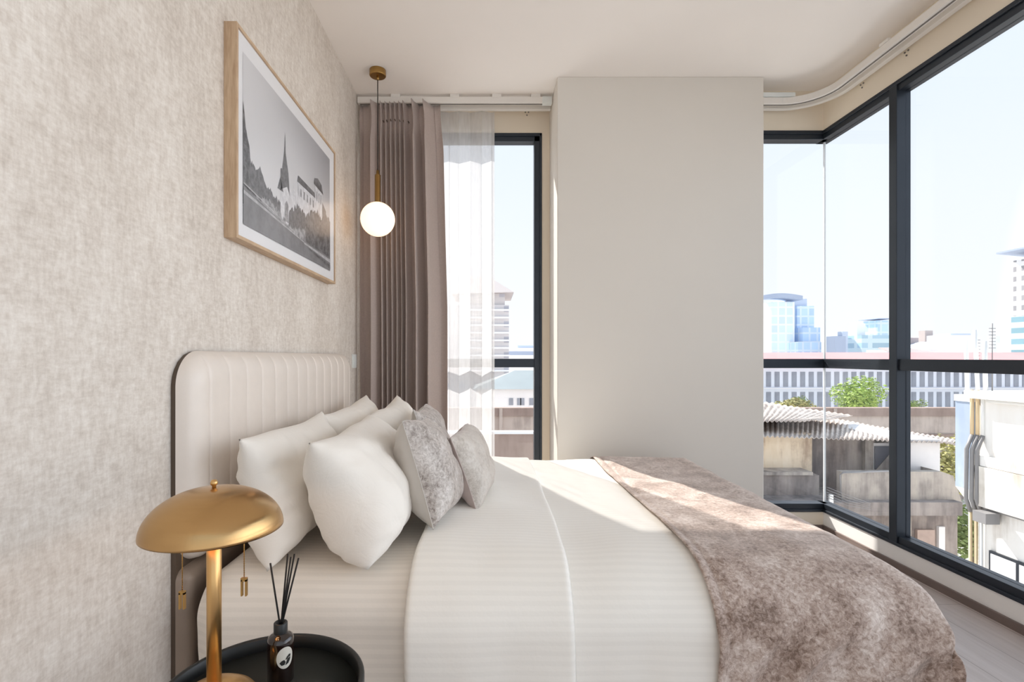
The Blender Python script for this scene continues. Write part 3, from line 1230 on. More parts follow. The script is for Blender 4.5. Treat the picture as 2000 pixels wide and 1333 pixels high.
lx, ly = -0.502, 0.935
lamp = thing('table_lamp', 'brass mushroom table lamp with a domed shade and two pull chains', 'lamp', (lx, ly, TZ))
MB().lathe((lx, ly, TZ), [(0, 0), (0.082, 0), (0.085, 0.003), (0.085, 0.010), (0.080, 0.024), (0.068, 0.040), (0.050, 0.052), (0.030, 0.060), (0.013, 0.064), (0, 0.064)], 64).build('base', M['brass_pole'], lamp)
MB().lathe((lx, ly, TZ + 0.060), [(0, 0), (0.0125, 0), (0.0125, 0.343), (0, 0.343)], 32).build('pole', M['brass_pole'], lamp)
RIMZ, APZ, DR = 0.7865, 0.862, 0.118
prof = []
for k in range(25):
    a = k / 24
    r = DR * math.cos(a * PI / 2) ** 0.92
    prof.append((r if k < 24 else 0.0, (APZ - RIMZ) * math.sin(a * PI / 2) ** 1.05))
inner = [(max(0, r - 0.0022), z - 0.0022 if z > 0.003 else z) for r, z in prof]
inner[-1] = (0, prof[-1][1] - 0.0022)
b = MB().lathe((lx, ly, RIMZ), inner[::-1] + prof, 96)
b.build('shade', M['brass'], lamp)
MB().lathe((lx, ly, APZ - 0.001), [(0, 0), (0.0035, 0), (0.0035, 0.004), (0.0062, 0.007), (0.0066, 0.010), (0.0045, 0.0145), (0, 0.0155)], 24).build('finial', M['brass_pole'], lamp)
for sx, zc in ((-0.0580, 0.640), (0.0550, 0.664)):
    cxx = lx + sx
    ch = MB()
    z = zc + 0.032
    ch.tube([(cxx, ly, z), (cxx, ly, RIMZ + 0.03)], 0.0009, 6)
    while z < RIMZ + 0.028:
        ch.lathe((cxx, ly, z), [(0, 0), (0.0015, 0.0015), (0, 0.003)], 6)
        z += 0.0042
    c = ch.build('pull_chain', M['brass_old'], lamp)
    b = MB()
    b.box(cxx - 0.0052, cxx - 0.0026, ly - 0.003, ly + 0.003, zc, zc + 0.030)
    b.box(cxx + 0.0026, cxx + 0.0052, ly - 0.003, ly + 0.003, zc, zc + 0.030)
    b.box(cxx - 0.0052, cxx + 0.0052, ly - 0.003, ly + 0.003, zc + 0.027, zc + 0.033)
    b.build('chain_pull', M['brass_old'], c)
    s = 1 if sx > 0 else -1
    sk = MB().tube([(lx + 0.012 * s, ly, RIMZ + 0.022), (cxx, ly, RIMZ + 0.030)], 0.009, 14).build('socket', M['brass_old'], lamp)
    MB().lathe((lx + 0.034 * s, ly, RIMZ + 0.004), [(0.013 * math.sin(PI * k / 12) if 0 < k < 12 else 0, 0.013 - 0.013 * math.cos(PI * k / 12)) for k in range(13)], 20).build('bulb', M['bulb'], lamp)

dx_, dy_ = -0.426, 1.047
df = thing('reed_diffuser', 'dark amber reed diffuser bottle with black reeds on the black tray', 'reed diffuser', (dx_, dy_, TZ))
MB().lathe((dx_, dy_, TZ), [(0, 0), (0.0235, 0), (0.0255, 0.002), (0.0255, 0.083), (0.024, 0.089), (0.019, 0.0935), (0.0130, 0.0965), (0.0125, 0.0985), (0, 0.0985)], 48).build('bottle', M['bottle'], df)
MB().lathe((dx_, dy_, TZ + 0.0975), [(0.0135, 0), (0.0135, 0.019), (0.0125, 0.0205), (0.009, 0.0205), (0.009, 0.002), (0.0, 0.002), (0.0, 0.0), (0.0135, 0)], 32).build('collar', M['black_metal'], df)
NK = Vector((dx_, dy_, TZ + 0.107))
for (qx, qy, dd) in ((528, 1101, 1.03), (562, 1083, 1.05), (568, 1089, 1.04), (575, 1083, 1.06), (583, 1091, 1.045)):
    tip = at(qx, qy, dd)
    d = (tip - NK).normalized()
    MB().tube([NK + Vector((d.x, d.y, 0)) * 0.004, tip], 0.0018, 8).build('reed', M['reed'], df)


def on_bottle(a, z, lay=0.0):
    r = 0.0257 + lay
    return (dx_ + r * math.sin(a), dy_ - r * math.cos(a), TZ + z)


LA, LZ = math.atan2(dx_, dy_) + 1.12, 0.056
b = MB()
ctr = [on_bottle(LA, LZ, 0.0002)]
rings = [ctr]
vs = [ctr[0]]
fs = []
for j in range(1, 5):
    for k in range(36):
        t = 2 * PI * k / 36
        vs.append(on_bottle(LA + 0.66 * j / 4 * math.cos(t), LZ + 0.0215 * j / 4 * math.sin(t), 0.0002))
for k in range(36):
    fs.append((0, 1 + k, 1 + (k + 1) % 36))
for j in range(3):
    for k in range(36):
        a, c = 1 + j * 36 + k, 1 + j * 36 + (k + 1) % 36
        fs.append((a, a + 36, c + 36, c))
lb = b.add(vs, fs).build('label', M['label_paper'], df, fixn=False)
# the black emblem: a curled bird-like mark
b = MB()


def blot(pts):
    b.add([on_bottle(LA + 0.66 * x, LZ + 0.0215 * (y * 0.95 - 0.10), 0.0006) for x, y in pts], [tuple(range(len(pts)))])


blot([(-0.66, -0.30), (-0.40, -0.10), (-0.12, -0.06), (0.02, -0.30), (-0.10, -0.55), (-0.42, -0.58)])
blot([(-0.02, -0.10), (0.16, 0.16), (0.44, 0.34), (0.66, 0.30), (0.62, 0.06), (0.34, 0.06), (0.20, -0.08)])
blot([(0.66, 0.02), (0.30, 0.00), (0.18, -0.16), (0.06, -0.40), (-0.02, -0.62), (0.34, -0.52), (0.56, -0.26)])
b.build('emblem', M['ink'], lb, fixn=False)

# ------------------------------------------------------------------ outside: materials
GZ = -10.0
M['street'] = plain('street_concrete', (214, 210, 204), 0.9, var=0.06, scale=0.3)
M['white_render'] = plain('white_render', (236, 236, 238), 0.8, var=0.02, scale=0.5)
M['pale_render'] = plain('pale_blue_white_render', (226, 232, 242), 0.8, var=0.02, scale=0.1)
M['red_roof'] = plain('faded_red_roof', (226, 150, 150), 0.8, var=0.06, scale=0.2)
M['far_pane'] = plain('grey_window_pane', (142, 148, 160), 0.3, var=0.15, scale=0.8)
M['barrier'] = mat_stained('brown_concrete', (196, 182, 172), (150, 136, 128), 0.5, 0.5)
M['barrier_dark'] = mat_stained('dark_brown_concrete', (160, 140, 130), (126, 108, 100), 0.5, 0.5)
M['leaf'] = plain('bright_leaves', (150, 176, 82), 0.7, var=0.22, scale=1.2)
M['leaf_dark'] = plain('dull_leaves', (132, 150, 92), 0.7, var=0.22, scale=1.2)
M['leaf_dry'] = plain('dry_leaves', (168, 164, 104), 0.7, var=0.25, scale=2.0)
M['bark'] = plain('bark', (110, 96, 84), 0.9)
M['stain_tan'] = mat_stained('stained_tan_render', (226, 208, 182), (140, 114, 94), 0.42, 1.3, (244, 232, 212))
M['stain_dark'] = mat_stained('dark_streaked_render', (158, 148, 142), (92, 84, 84), 0.56, 1.2, (190, 180, 170))  # dark base tone with darker streaks
M['stain_grey'] = mat_stained('stained_grey_render', (172, 164, 156), (104, 98, 96), 0.52, 1.3, (206, 196, 182))
M['stain_lower'] = mat_stained('stained_lower_wall', (152, 144, 140), (92, 86, 86), 0.54, 1.1, (184, 176, 168))
M['asbestos'] = mat_stained('corrugated_cement', (192, 181, 172), (146, 132, 124), 0.5, 1.4, (236, 228, 220))
M['panel_white'] = plain('white_panel', (226, 224, 224), 0.7, var=0.02)
M['dark_pane'] = plain('dark_window', (78, 84, 100), 0.25, var=0.1)
M['old_wood'] = plain('old_door', (176, 156, 146), 0.8, var=0.08)
M['stain_white'] = mat_stained('stained_white_render', (236, 232, 226), (172, 160, 146), 0.36, 0.9, (246, 245, 242))
M['stain_band'] = mat_stained('lightly_stained_render', (232, 226, 216), (178, 166, 152), 0.40, 1.2, (242, 240, 236))
M['blue_side'] = mat_stained('mottled_blue_grey_render', (176, 190, 210), (150, 166, 190), 0.5, 1.0, (226, 232, 240))  # blue-grey face with darker streaks and lighter patches
M['pipe_yellow'] = plain('yellowed_pipe', (222, 198, 158), 0.5, var=0.05)
M['pipe_grey'] = plain('grey_pipe', (140, 138, 138), 0.5, var=0.05)
M['pipe_white'] = plain('white_pipe', (236, 236, 234), 0.5, var=0.02)
M['teal_roof'] = plain('pale_teal_roof', (134, 146, 150), 0.7, var=0.06, scale=0.5)
M['glass_blue'] = mat_facade('blue_glass_facade', (216, 228, 242), (178, 202, 230), 3.0, 3.4, 0.35)  # tower glass paled and blued to include distance haze
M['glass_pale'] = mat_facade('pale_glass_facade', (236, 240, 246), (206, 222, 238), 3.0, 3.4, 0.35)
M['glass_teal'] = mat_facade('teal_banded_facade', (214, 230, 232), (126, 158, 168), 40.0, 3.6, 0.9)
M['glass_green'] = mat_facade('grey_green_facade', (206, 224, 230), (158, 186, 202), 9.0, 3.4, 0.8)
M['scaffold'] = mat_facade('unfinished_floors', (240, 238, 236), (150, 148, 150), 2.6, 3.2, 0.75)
M['far_grey'] = plain('hazed_far_wall', (194, 206, 224), 0.7, var=0.04, scale=0.05)  # far colours hold pale blue haze mixed into the paint
M['far_dark'] = plain('hazed_far_roof', (164, 176, 198), 0.7, var=0.04, scale=0.05)
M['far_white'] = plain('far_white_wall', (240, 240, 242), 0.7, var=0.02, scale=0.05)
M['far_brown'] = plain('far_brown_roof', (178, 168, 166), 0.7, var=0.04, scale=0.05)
M['flats'] = mat_facade('grey_flats', (206, 202, 202), (166, 166, 174), 3.2, 3.3, 1.0)

struct(MB().box(-260, 420, 4.2, 420, GZ - 0.4, GZ).build('ground', M['street']), 'pale street and yards far below the windows', 'ground')

# --- long white office with a faded red roof
Yo = 75.0
off = thing('office_building', 'long low white building with rows of windows under a faded red roof', 'building', (60, Yo, GZ))
MB().box(26, 100, Yo, Yo + 14, GZ, 0.35).build('wall', M['pale_render'], off)
b = MB()
b.add([(25, Yo - 1, 0.25), (101, Yo - 1, 0.25), (101, Yo + 7, 1.85), (25, Yo + 7, 1.85), (25, Yo + 15, 0.25), (101, Yo + 15, 0.25),
       (25, Yo - 1, 0.1), (101, Yo - 1, 0.1), (101, Yo + 15, 0.1), (25, Yo + 15, 0.1)],
      [(0, 1, 2, 3), (3, 2, 5, 4), (6, 9, 8, 7), (0, 6, 7, 1), (4, 5, 8, 9), (0, 3, 4, 9, 6), (1, 7, 8, 5, 2)])
b.build('roof', M['red_roof'], off)
MB().box(26, 100, Yo - 0.6, Yo, -5.5 + 2.0, -5.5 + 2.12).build('ledge', M['white_render'], off)
w0 = None
for row, (zb, zt) in enumerate(((-3.25, -1.05), (-6.3, -4.0))):
    for k in range(31):
        x = 40.6 + 1.25 * k
        if w0 is None or row != w0[1]:
            w = MB().box(x, x + 0.70, Yo - 0.06, Yo + 0.05, zb, zt).build('window', M['far_pane'], off, org=(x, Yo, zb))
            w0 = (w, row)
        else:
            copy_part(w0[0], off, (x, Yo, zb))

# --- brown concrete barrier
bar = thing('barrier_wall', 'long brown concrete barrier running behind the old houses', 'wall', (20, 40, GZ))
MB().box(-25, 62, 40, 40.5, GZ, -3.5).build('lower_panels', M['barrier'], bar)
MB().box(-25, 62, 39.85, 40.6, -3.5, -2.86).build('top_band', M['barrier_dark'], bar)
MB().box(-25, 62, 39.8, 40, -5.1, -4.9).build('ledge', M['barrier_dark'], bar)
for k in range(15):
    x = -20 + 5.2 * k
    MB().box(x, x + 0.25, 39.78, 40, GZ, -2.9).build('post', M['barrier'], bar)


# --- trees and shrubs
def foliage(c, rx, ry, rz, n, size, seed):
    r = random.Random(seed)
    b = MB()
    c = Vector(c)
    blobs = [(Vector((r.uniform(-.55, .55) * rx, r.uniform(-.55, .55) * ry, r.uniform(-.45, .55) * rz)), r.uniform(.45, .62)) for _ in range(11)]
    for _ in range(n):
        o, s = r.choice(blobs)
        d = Vector((r.gauss(0, 1), r.gauss(0, 1), r.gauss(0, 1)))
        d.normalize()
        k = s * r.uniform(0.72, 1.05)
        p = c + o + Vector((d.x * rx * k, d.y * ry * k, d.z * rz * k))
        a = Vector((r.gauss(0, 1), r.gauss(0, 1), r.gauss(0, 1))).normalized()
        e = (d + a * 0.8).normalized()
        t = e.cross(Vector((0.3, 0.2, 1))).normalized()
        q = e.cross(t)
        z = size * r.uniform(.6, 1.2)
        b.add([p - t * z, p + q * z * .5, p + t * z, p - q * z * .5], [(0, 1, 2, 3)], 0)
    return b


def tree(name, label, c, rx, ry, rz, mat, seed, n=2600, size=0.16, cat='tree', group=None):
    t = thing(name, label, cat, (c[0], c[1], GZ), group)
    foliage(c, rx, ry, rz, n, size, seed).build('foliage', mat, t, fixn=False)
    MB().tube([(c[0], c[1], GZ), (c[0] + 0.1, c[1], c[2] - rz * .4), (c[0], c[1], c[2] + rz * .3)], 0.22 * rx / 2.5, 8, r2=0.05).build('trunk', M['bark'], t)
    return t


tree('tree', 'round bright green tree in front of the white office, left of the mullion', (37.2, 51, -3.3), 2.9, 2.6, 2.5, M['leaf'], 11, 4200, 0.17)
tree('tree', 'low row of yellow-green trees left of the glass corner', (30.2, 50, -4.1), 2.6, 1.8, 1.5, M['leaf_dry'], 12, 3400, 0.16)
tree('tree', 'dull green tree between the two brighter trees', (34.4, 57, -4.9), 1.7, 1.6, 1.5, M['leaf_dark'], 13, 2200, 0.15)
tree('tree', 'small green tree showing just right of the mullion over the barrier', (42.3, 51, -4.4), 1.2, 1.2, 1.3, M['leaf_dark'], 14, 1400, 0.14)
tree('shrub', 'dry yellowish shrub between the tin roof house and the white house', (17.6, 20, -3.2), 1.1, 1.0, 1.5, M['leaf_dry'], 15, 2200, 0.09, 'shrub')
tree('shrub', 'green shrub below the white house beside the stained balcony wall', (15.0, 16, -4.4), 0.9, 0.9, 1.1, M['leaf_dark'], 16, 1700, 0.08, 'shrub')

# --- old house with a corrugated roof
HD = 14.0
h = thing('old_house', 'weathered concrete house with a sloping corrugated roof and stained balcony', 'house', (10, HD, GZ))


def wallbox(x0, x1, y0, y1, Y, depth, name, mat, parent, bevel=0.0):
    p, q = at(x0, y1, Y), at(x1, y0, Y)
    return MB().box(p.x, q.x, Y, Y + depth, p.z, q.z).build(name, mat, parent, bevel=bevel)


wallbox(1440, 1586, 848, 923, HD, 4.0, 'upper_wall', M['stain_tan'], h)
wallbox(1400, 1588, 923, 929, HD - 0.55, 0.6, 'window_ledge', M['stain_grey'], h)
wallbox(1400, 1600, 929, 990, HD - 0.45, 4.4, 'balcony_wall', M['stain_lower'], h)
wallbox(1586, 1708, 854, 1010, HD + 0.35, 3.8, 'recessed_wall', M['stain_dark'], h)
wallbox(1690, 1706, 860, 925, HD + 0.2, 0.2, 'pier', M['stain_grey'], h)
f = wallbox(1704, 1775, 866, 925, HD + 0.3, 3.4, 'side_room_wall', M['panel_white'], h)
wallbox(1709, 1772, 872, 918, HD + 0.27, 0.06, 'window', M['dark_pane'], h)
p0, p1, p2 = at(1712, 918, HD + 0.22), at(1745, 918, HD + 0.22), at(1740, 886, HD + 0.22)
MB().prism([p0, p1, p2], (0, 0.02, 0)).build('sagging_curtain', M['stain_grey'], h)
wallbox(1768, 1836, 859, 923, HD - 0.25, 3.6, 'panel_room', M['panel_white'], h)
p, q = at(1644, 985, HD - 0.9), at(1840, 922, HD - 0.9)
MB().box(p.x, q.x, HD - 0.9, HD - 0.7, p.z, q.z).build('parapet', M['stain_grey'], h)
b = MB()
a0, a1, a2, a3 = at(1840, 922, HD - 0.9), at(1840, 985, HD - 0.9), at(1880, 985, HD - 0.9), at(1862, 930, HD - 0.9)
b.prism([a1, a2, a3, a0], (0, 1.4, 0))
b.build('parapet_end', M['stain_grey'], h)
wallbox(1460, 1880, 982, 1008, HD - 1.15, 5.0, 'floor_slab', M['stain_lower'], h)
wallbox(1460, 1870, 1008, 1330, HD - 0.6, 4.0, 'lower_wall', M['stain_dark'], h)
wallbox(1769, 1780, 1010, 1110, HD - 0.75, 0.2, 'pillar', M['stain_grey'], h)
dd = wallbox(1792, 1826, 1036, 1120, HD - 0.68, 0.1, 'door', M['old_wood'], h)
wallbox(1834, 1846, 1030, 1120, HD - 0.68, 0.1, 'door_post', M['panel_white'], h)
# corrugated roof: two overlapping sheets


def roof_sheet(c00, c10, c11, c01, nu, amp, name):
    c00, c10, c11, c01 = map(Vector, (c00, c10, c11, c01))
    def fn(u, v):
        p = (c00 * (1 - u) + c10 * u) * (1 - v) + (c01 * (1 - u) + c11 * u) * v
        p.z += amp * math.sin(u * nu * 2 * PI)
        p.z += 0.03 * nz(u * 7, v * 4, nu)
        return p
    return MB().grid(fn, nu * 8, 6).build(name, M['asbestos'], h, fixn=False, solid=0.015)


roof_sheet(at(1420, 850, HD - 0.5), at(1860, 866, HD - 0.5), at(1868, 860, HD + 4.2), at(1420, 782, HD + 4.2), 46, 0.022, 'roof')
roof_sheet(at(1420, 826, HD - 0.2), at(1600, 822, HD - 0.2), at(1665, 812, HD + 3.2), at(1420, 776, HD + 3.2), 20, 0.022, 'roof_patch')
b = MB().tube([at(1644, 1000, HD - 1.0), at(1641, 928, HD - 1.0), at(1646, 924, HD - 1.0), at(1735, 921, HD - 1.0)], 0.022, 8)
b.build('railing', M['pipe_grey'], h)
for k in range(5):
    b = MB().tube([at(1615, 952 + 5 * k, HD - 1.3), at(1655, 968 + 5 * k, HD - 1.3), at(1700, 984 + 3 * k, HD - 1.3)], 0.007, 6)
    b.build('cable', M['pipe_grey'], h)
wallbox(1621, 1628, 967, 984, HD - 1.3, 0.05, 'meter_box', M['pipe_white'], h)

# --- white house on the right, its long side turned to the room
XS = 9.1                     # plane of the long side
YE = 9.52                    # where the long side ends, at the corner with the pipes
wh = thing('white_house', 'bright white stained house close by on the right, with pipes at its corner', 'house', (11, 7, GZ))


def zpx(y, Y):
    return CAMZ + (HY - y) / F * Y


ZT = zpx(778, YE)
MB().box(XS, XS + 6, -2, YE, GZ, ZT).build('wall', M['stain_white'], wh)
MB().box(XS - 0.18, XS + 6, -2, YE + 0.1, ZT, ZT + 0.14).build('roof_edge', M['stain_white'], wh)
MB().tube([(XS - 0.08, -2, ZT - 0.03), (XS - 0.08, YE - 0.25, ZT - 0.03)], 0.03, 8).build('gutter_pipe', M['pipe_white'], wh)
MB().box(XS - 0.10, XS, -2, YE, zpx(905, YE) - 0.02, zpx(888, YE)).build('upper_ledge', M['stain_white'], wh)
MB().box(XS - 0.12, XS, -2, YE, zpx(985, YE), zpx(908, YE)).build('stained_band', M['stain_band'], wh)
MB().box(XS - 0.05, XS, -2, YE, zpx(990, YE), zpx(985, YE)).build('lower_ledge', M['pipe_grey'], wh)
xa, xb = XS, XS + 0.02
MB().box(xa, XS + 3, YE + 0.13, YE + 0.47, zpx(962, YE), zpx(787, YE)).build('side_bay', M['blue_side'], wh)
MB().box(xa - 0.02, XS + 3, YE + 0.105, YE + 0.48, zpx(787, YE), zpx(774, YE)).build('bay_coping', M['white_render'], wh)
b = MB()
b.prism([(xa, YE + 0.13, zpx(962, YE)), (xa, YE + 0.47, zpx(962, YE)), (xa, YE + 0.13, zpx(996, YE))], (2.0, 0, 0))
b.build('bay_bracket', M['white_render'], wh)
wy = 9.30
f = MB().box(XS - 0.04, XS + 0.02, wy - 1.1, wy - 0.02, zpx(1140, 9.0), zpx(1087, 9.0)).build('window_frame', M['alu'], wh)
for k in range(2):
    y0 = wy - 0.06 - 0.50 * k
    MB().box(XS - 0.05, XS + 0.0, y0 - 0.44, y0, zpx(1137, 9.0), zpx(1092, 9.0)).build('pane', M['panel_white'], f)
# pipes with a dog-leg on the corner
for k, (off_, mat) in enumerate(((0.0, 'pipe_yellow'), (0.075, 'pipe_yellow'), (0.14, 'pipe_white'))):
    y = YE + 0.02 - 0.06 * k
    x = XS - 0.16 + off_ * 0.6
    MB().tube([(x + 0.06, y, zpx(762, YE)), (x + 0.06, y, zpx(850, YE))], 0.03, 10).build('pipe', M[mat], wh)
    MB().tube([(x + 0.06, y, zpx(850, YE)), (x - 0.04, y, zpx(878, YE)), (x - 0.05, y, zpx(975, YE)), (x + 0.03, y, zpx(1000, YE))], 0.034, 10).build('pipe_bend', M['pipe_grey'], wh)
    MB().tube([(x + 0.03, y, zpx(1000, YE)), (x + 0.05, y, GZ)], 0.03, 10).build('pipe', M[mat], wh)
MB().box(XS - 0.30, XS - 0.05, YE - 0.45, YE - 0.2, zpx(1010, YE), zpx(990, YE)).build('junction_box', M['pipe_grey'], wh)
VG = 'vent pipes on the white house roof'
for k, (x, y, wpx, lab) in enumerate(((1887, 664, 7, 'white vent pipe, leftmost of the three on the near roof'),
                                     (1904, 645, 7, 'tallest white vent pipe, leaning left of its neighbour on the near roof'),
                                     (1923, 667, 8, 'white vent pipe, rightmost of the three on the near roof'))):
    yv = 9.2 / ((x - HX) / F)
    p = at(x, y, yv)
    q = Vector((p.x + (0.06 if k == 1 else 0.02), yv, ZT + (0.141 if k == 2 else 0.039)))
    o = MB().tube([q, p], wpx / 2 * yv / F, 10).build('vent_pipe', M['pipe_white'])
    tag(o, lab, 'pipe', VG)
for k, (x, y, lab) in enumerate(((1908, 655, 'thin grey lattice aerial mast behind the vent pipes'), (1938, 632, 'thin tall aerial mast right of the vent pipes'))):
    yv = (9.34, 9.28)[k] / ((x - HX) / F)
    p = at(x, y, yv)
    zr = ZT + (0.039, 0.141)[k]
    a = thing('aerial_mast', lab, 'aerial', (p.x, yv, zr))
    MB().tube([(p.x, yv, zr), p], 0.010, 6).build('mast', M['pipe_grey'], a)
    b = MB()
    for j in range(7):
        z = p.z - 0.10 - 0.06 * j
        b.box(p.x - 0.06, p.x + 0.06, yv - 0.005, yv + 0.005, z, z + 0.012)
    b.build('rungs', M['pipe_grey'], a)

# --- towers on the skyline
def blk(parent, name, x0, x1, y0, Y, depth, mat, zb=GZ):
    p, q = at(x0, y0, Y), at(x1, y0, Y)
    if x0 > HX:
        # its side wall shows as well: the far corner is the leftmost one seen
        depth = min(depth, Y * (x1 - x0) * 0.45 / (x0 - HX))
        p = at(x0, y0, Y + depth)
    return MB().box(p.x, q.x, Y, Y + depth, zb, q.z).build(name, mat, parent)


Yt = 200
t1 = thing('glass_tower', 'stepped pale glass tower left of the glass corner', 'tower', (116, Yt, GZ))
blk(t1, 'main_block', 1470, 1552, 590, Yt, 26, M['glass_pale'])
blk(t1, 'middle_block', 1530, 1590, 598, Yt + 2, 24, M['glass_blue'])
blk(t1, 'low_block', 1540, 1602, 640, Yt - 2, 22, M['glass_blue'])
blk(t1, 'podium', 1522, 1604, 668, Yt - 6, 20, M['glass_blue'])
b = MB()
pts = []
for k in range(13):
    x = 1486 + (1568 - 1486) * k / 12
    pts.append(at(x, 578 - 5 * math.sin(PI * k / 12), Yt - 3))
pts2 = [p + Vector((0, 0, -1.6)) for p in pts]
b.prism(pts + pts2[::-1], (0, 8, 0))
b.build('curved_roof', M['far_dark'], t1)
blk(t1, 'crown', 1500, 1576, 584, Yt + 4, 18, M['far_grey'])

t2 = thing('office_tower', 'blue grey office block with a flat capped tower beside the mullion', 'tower', (132, 180, GZ))
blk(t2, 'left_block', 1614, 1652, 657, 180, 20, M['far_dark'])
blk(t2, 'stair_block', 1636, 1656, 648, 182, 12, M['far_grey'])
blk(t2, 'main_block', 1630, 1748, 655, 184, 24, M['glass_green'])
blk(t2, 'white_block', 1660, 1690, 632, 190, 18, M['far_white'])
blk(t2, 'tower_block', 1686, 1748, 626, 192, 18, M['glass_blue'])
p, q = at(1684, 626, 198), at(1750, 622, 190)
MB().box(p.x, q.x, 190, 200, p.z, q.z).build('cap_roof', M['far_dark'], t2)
wb = blk(None, 'white_shed', 1692, 1732, 684, 110, 8, M['far_white'])
tag(wb, 'small plain white block just above the red roof left of the mullion', 'building')

t3 = thing('highrise', 'unfinished high rise at the right edge with teal glass lower floors', 'tower', (168, 160, GZ))
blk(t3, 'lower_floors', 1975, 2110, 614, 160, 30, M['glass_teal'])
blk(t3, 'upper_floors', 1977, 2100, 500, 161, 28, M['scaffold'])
p, q = at(1969, 492, 168), at(2115, 489, 159)
b = MB()
b.add([(p.x, 159, p.z), (q.x, 159, q.z), (q.x, 172, q.z), (p.x, 172, p.z),
       (p.x, 159, p.z + 0.5), (q.x, 159, q.z + 1.0), (q.x, 172, q.z + 1.0), (p.x, 172, p.z + 0.5)],
      [(0, 3, 2, 1), (4, 5, 6, 7), (0, 1, 5, 4), (1, 2, 6, 5), (2, 3, 7, 6), (3, 0, 4, 7)])
b.build('canopy_roof', M['far_dark'], t3)

m1 = thing('white_building', 'distant wide white building with a strip of windows on the skyline', 'building', (107, 122, GZ))
blk(m1, 'wall', 1782, 1905, 655, 122, 20, M['far_white'])
blk(m1, 'roof_block', 1794, 1822, 646, 126, 10, M['far_brown'])
blk(m1, 'window_strip', 1824, 1896, 652, 128, 10, M['far_grey'])
b_ = thing('white_shed', 'flat white block on the skyline just right of the mullion', 'building', (88, 108, GZ))
blk(b_, 'wall', 1752, 1792, 662, 108, 10, M['far_white'])
blk(b_, 'roof_slab', 1750, 1794, 660, 107, 12, M['far_brown'])
hp = thing('hip_roof_hall', 'low hall with a pale blue hipped roof above the red roof', 'building', (93, 100, GZ))
p, q = at(1815, 684, 100), at(1890, 684, 100)
MB().box(p.x, q.x, 100, 110, GZ, p.z).build('wall', M['far_white'], hp)
b = MB()
zt = at(0, 668, 105).z
b.add([(p.x - .5, 99.5, p.z), (q.x + .5, 99.5, p.z), (q.x + .5, 110.5, p.z), (p.x - .5, 110.5, p.z), (p.x + 2.5, 105, zt), (q.x - 2.5, 105, zt)],
      [(0, 1, 5, 4), (1, 2, 5), (2, 3, 4, 5), (3, 0, 4), (0, 3, 2, 1)])
b.build('roof', M['far_grey'], hp)
br_ = thing('brown_roof_house', 'low house with a brown roof beside the mullion above the red roof', 'building', (80, 95, GZ))
p, q = at(1755, 690, 95), at(1822, 690, 95)
MB().box(p.x, q.x, 95, 103, GZ, p.z).build('wall', M['far_white'], br_)
b = MB()
b.prism([(p.x - 1, 94.5, p.z), (q.x + 1, 94.5, p.z), (q.x - 2.0, 94.5 + 4, at(0, 679, 98).z), (p.x - 1, 94.5 + 4, at(0, 679, 98).z)], (0, 0.3, -0.15))
b.build('roof', M['far_brown'], br_)
for k, (x0, x1, y, Y, mt_, lab) in enumerate((
        (1930, 1952, 658, 170, 'far_grey', 'pale grey block on the skyline behind the aerial masts'),
        (1948, 1968, 672, 150, 'far_dark', 'small dark block on the skyline left of the unfinished high rise'),
        (1768, 1776, 622, 220, 'far_grey', 'slim pale tower on the skyline close to the mullion'),
        (1895, 1934, 676, 140, 'far_white', 'low white block on the skyline behind the vent pipes'))):
    o = thing('skyline_block', lab, 'building', (at(x0, 0, Y).x, Y, GZ))
    blk(o, 'wall', x0, x1, y, Y, 8, M[mt_])
    blk(o, 'parapet', x0 - 1, x1 + 1, y - 1, Y - 0.3, 8.6, M['far_white'])

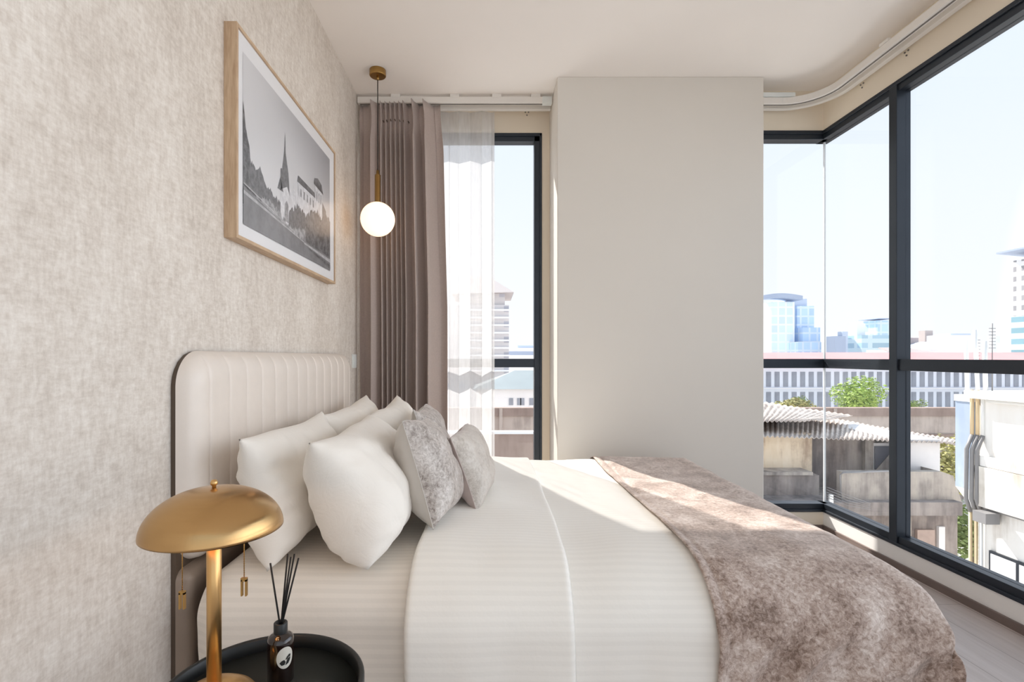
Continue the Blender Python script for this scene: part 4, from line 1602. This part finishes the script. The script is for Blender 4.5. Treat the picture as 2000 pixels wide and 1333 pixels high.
# --- seen through the narrow window
fl = thing('apartment_tower', 'beige apartment tower with stacked balconies and a pitched roof', 'building', (-1, 110, GZ))
blk(fl, 'wall', 860, 994, 596, 110, 14, M['flats'])
for k in range(9):
    y = 604 + 24 * k * 0.62
    p = at(996, y, 109.2)
    MB().box(at(905, 0, 109.2).x, p.x, 109.2, 110, p.z - 0.35, p.z).build('balcony_slab', M['far_white'], fl)
blk(fl, 'upper_storey', 900, 986, 572, 111, 12, M['flats'])
b = MB()
e0, e1, ap = at(880, 574, 109), at(1004, 571, 109), at(945, 540, 117)
b.add([e0, e1, (e1.x, 126, e1.z), (e0.x, 126, e0.z), (ap.x - 3, 117, ap.z), (ap.x + 1, 117, ap.z)],
      [(0, 1, 5, 4), (1, 2, 5), (2, 3, 4, 5), (3, 0, 4), (0, 3, 2, 1)])
b.build('roof', M['far_brown'], fl)
lw_ = thing('low_block', 'long low white block on the horizon behind the narrow window', 'building', (10, 150, GZ))
blk(lw_, 'wall', 985, 1120, 680, 150, 12, M['far_white'])
blk(lw_, 'roof_block', 1008, 1080, 675, 153, 8, M['far_grey'])
MB().box(at(990, 0, 149.8).x, at(1110, 0, 149.8).x, 149.8, 150.2, at(0, 694, 150).z, at(0, 687, 150).z).build('window_strip', M['far_dark'], lw_)
th = thing('teal_roof_house', 'cream house with a pale teal hipped roof seen through the narrow window', 'house', (2, 55, GZ))
p, q = at(930, 760, 55), at(1085, 760, 55)
MB().box(p.x, q.x, 55, 63, GZ, p.z).build('wall', M['white_render'], th)
b = MB()
zt = at(0, 724, 59).z
b.add([(p.x - .3, 54.4, p.z), (q.x + .6, 54.4, p.z), (q.x + .6, 63.6, p.z), (p.x - .3, 63.6, p.z), (at(1005, 0, 59).x, 59, zt), (q.x - 2.0, 59, zt)],
      [(0, 1, 5, 4), (1, 2, 5), (2, 3, 4, 5), (3, 0, 4), (0, 3, 2, 1)])
b.build('roof', M['teal_roof'], th)
for k, x in enumerate((994, 1010, 1016, 1034)):
    p = at(x, 792, 54.9)
    MB().box(p.x, p.x + 0.45, 54.92, 55.05, p.z, p.z + 0.75).build('window', M['far_pane'], th)
ys_ = thing('yard_wall', 'grey yard wall with a pale rail below the brown barrier, seen through the narrow window', 'wall', (1, 30, GZ))
MB().box(-8, 6, 30, 30.3, GZ, at(0, 846, 30).z).build('wall', M['barrier_dark'], ys_)
MB().box(-8, 6, 29.9, 30.4, at(0, 848, 30).z, at(0, 843, 30).z).build('rail', M['white_render'], ys_)
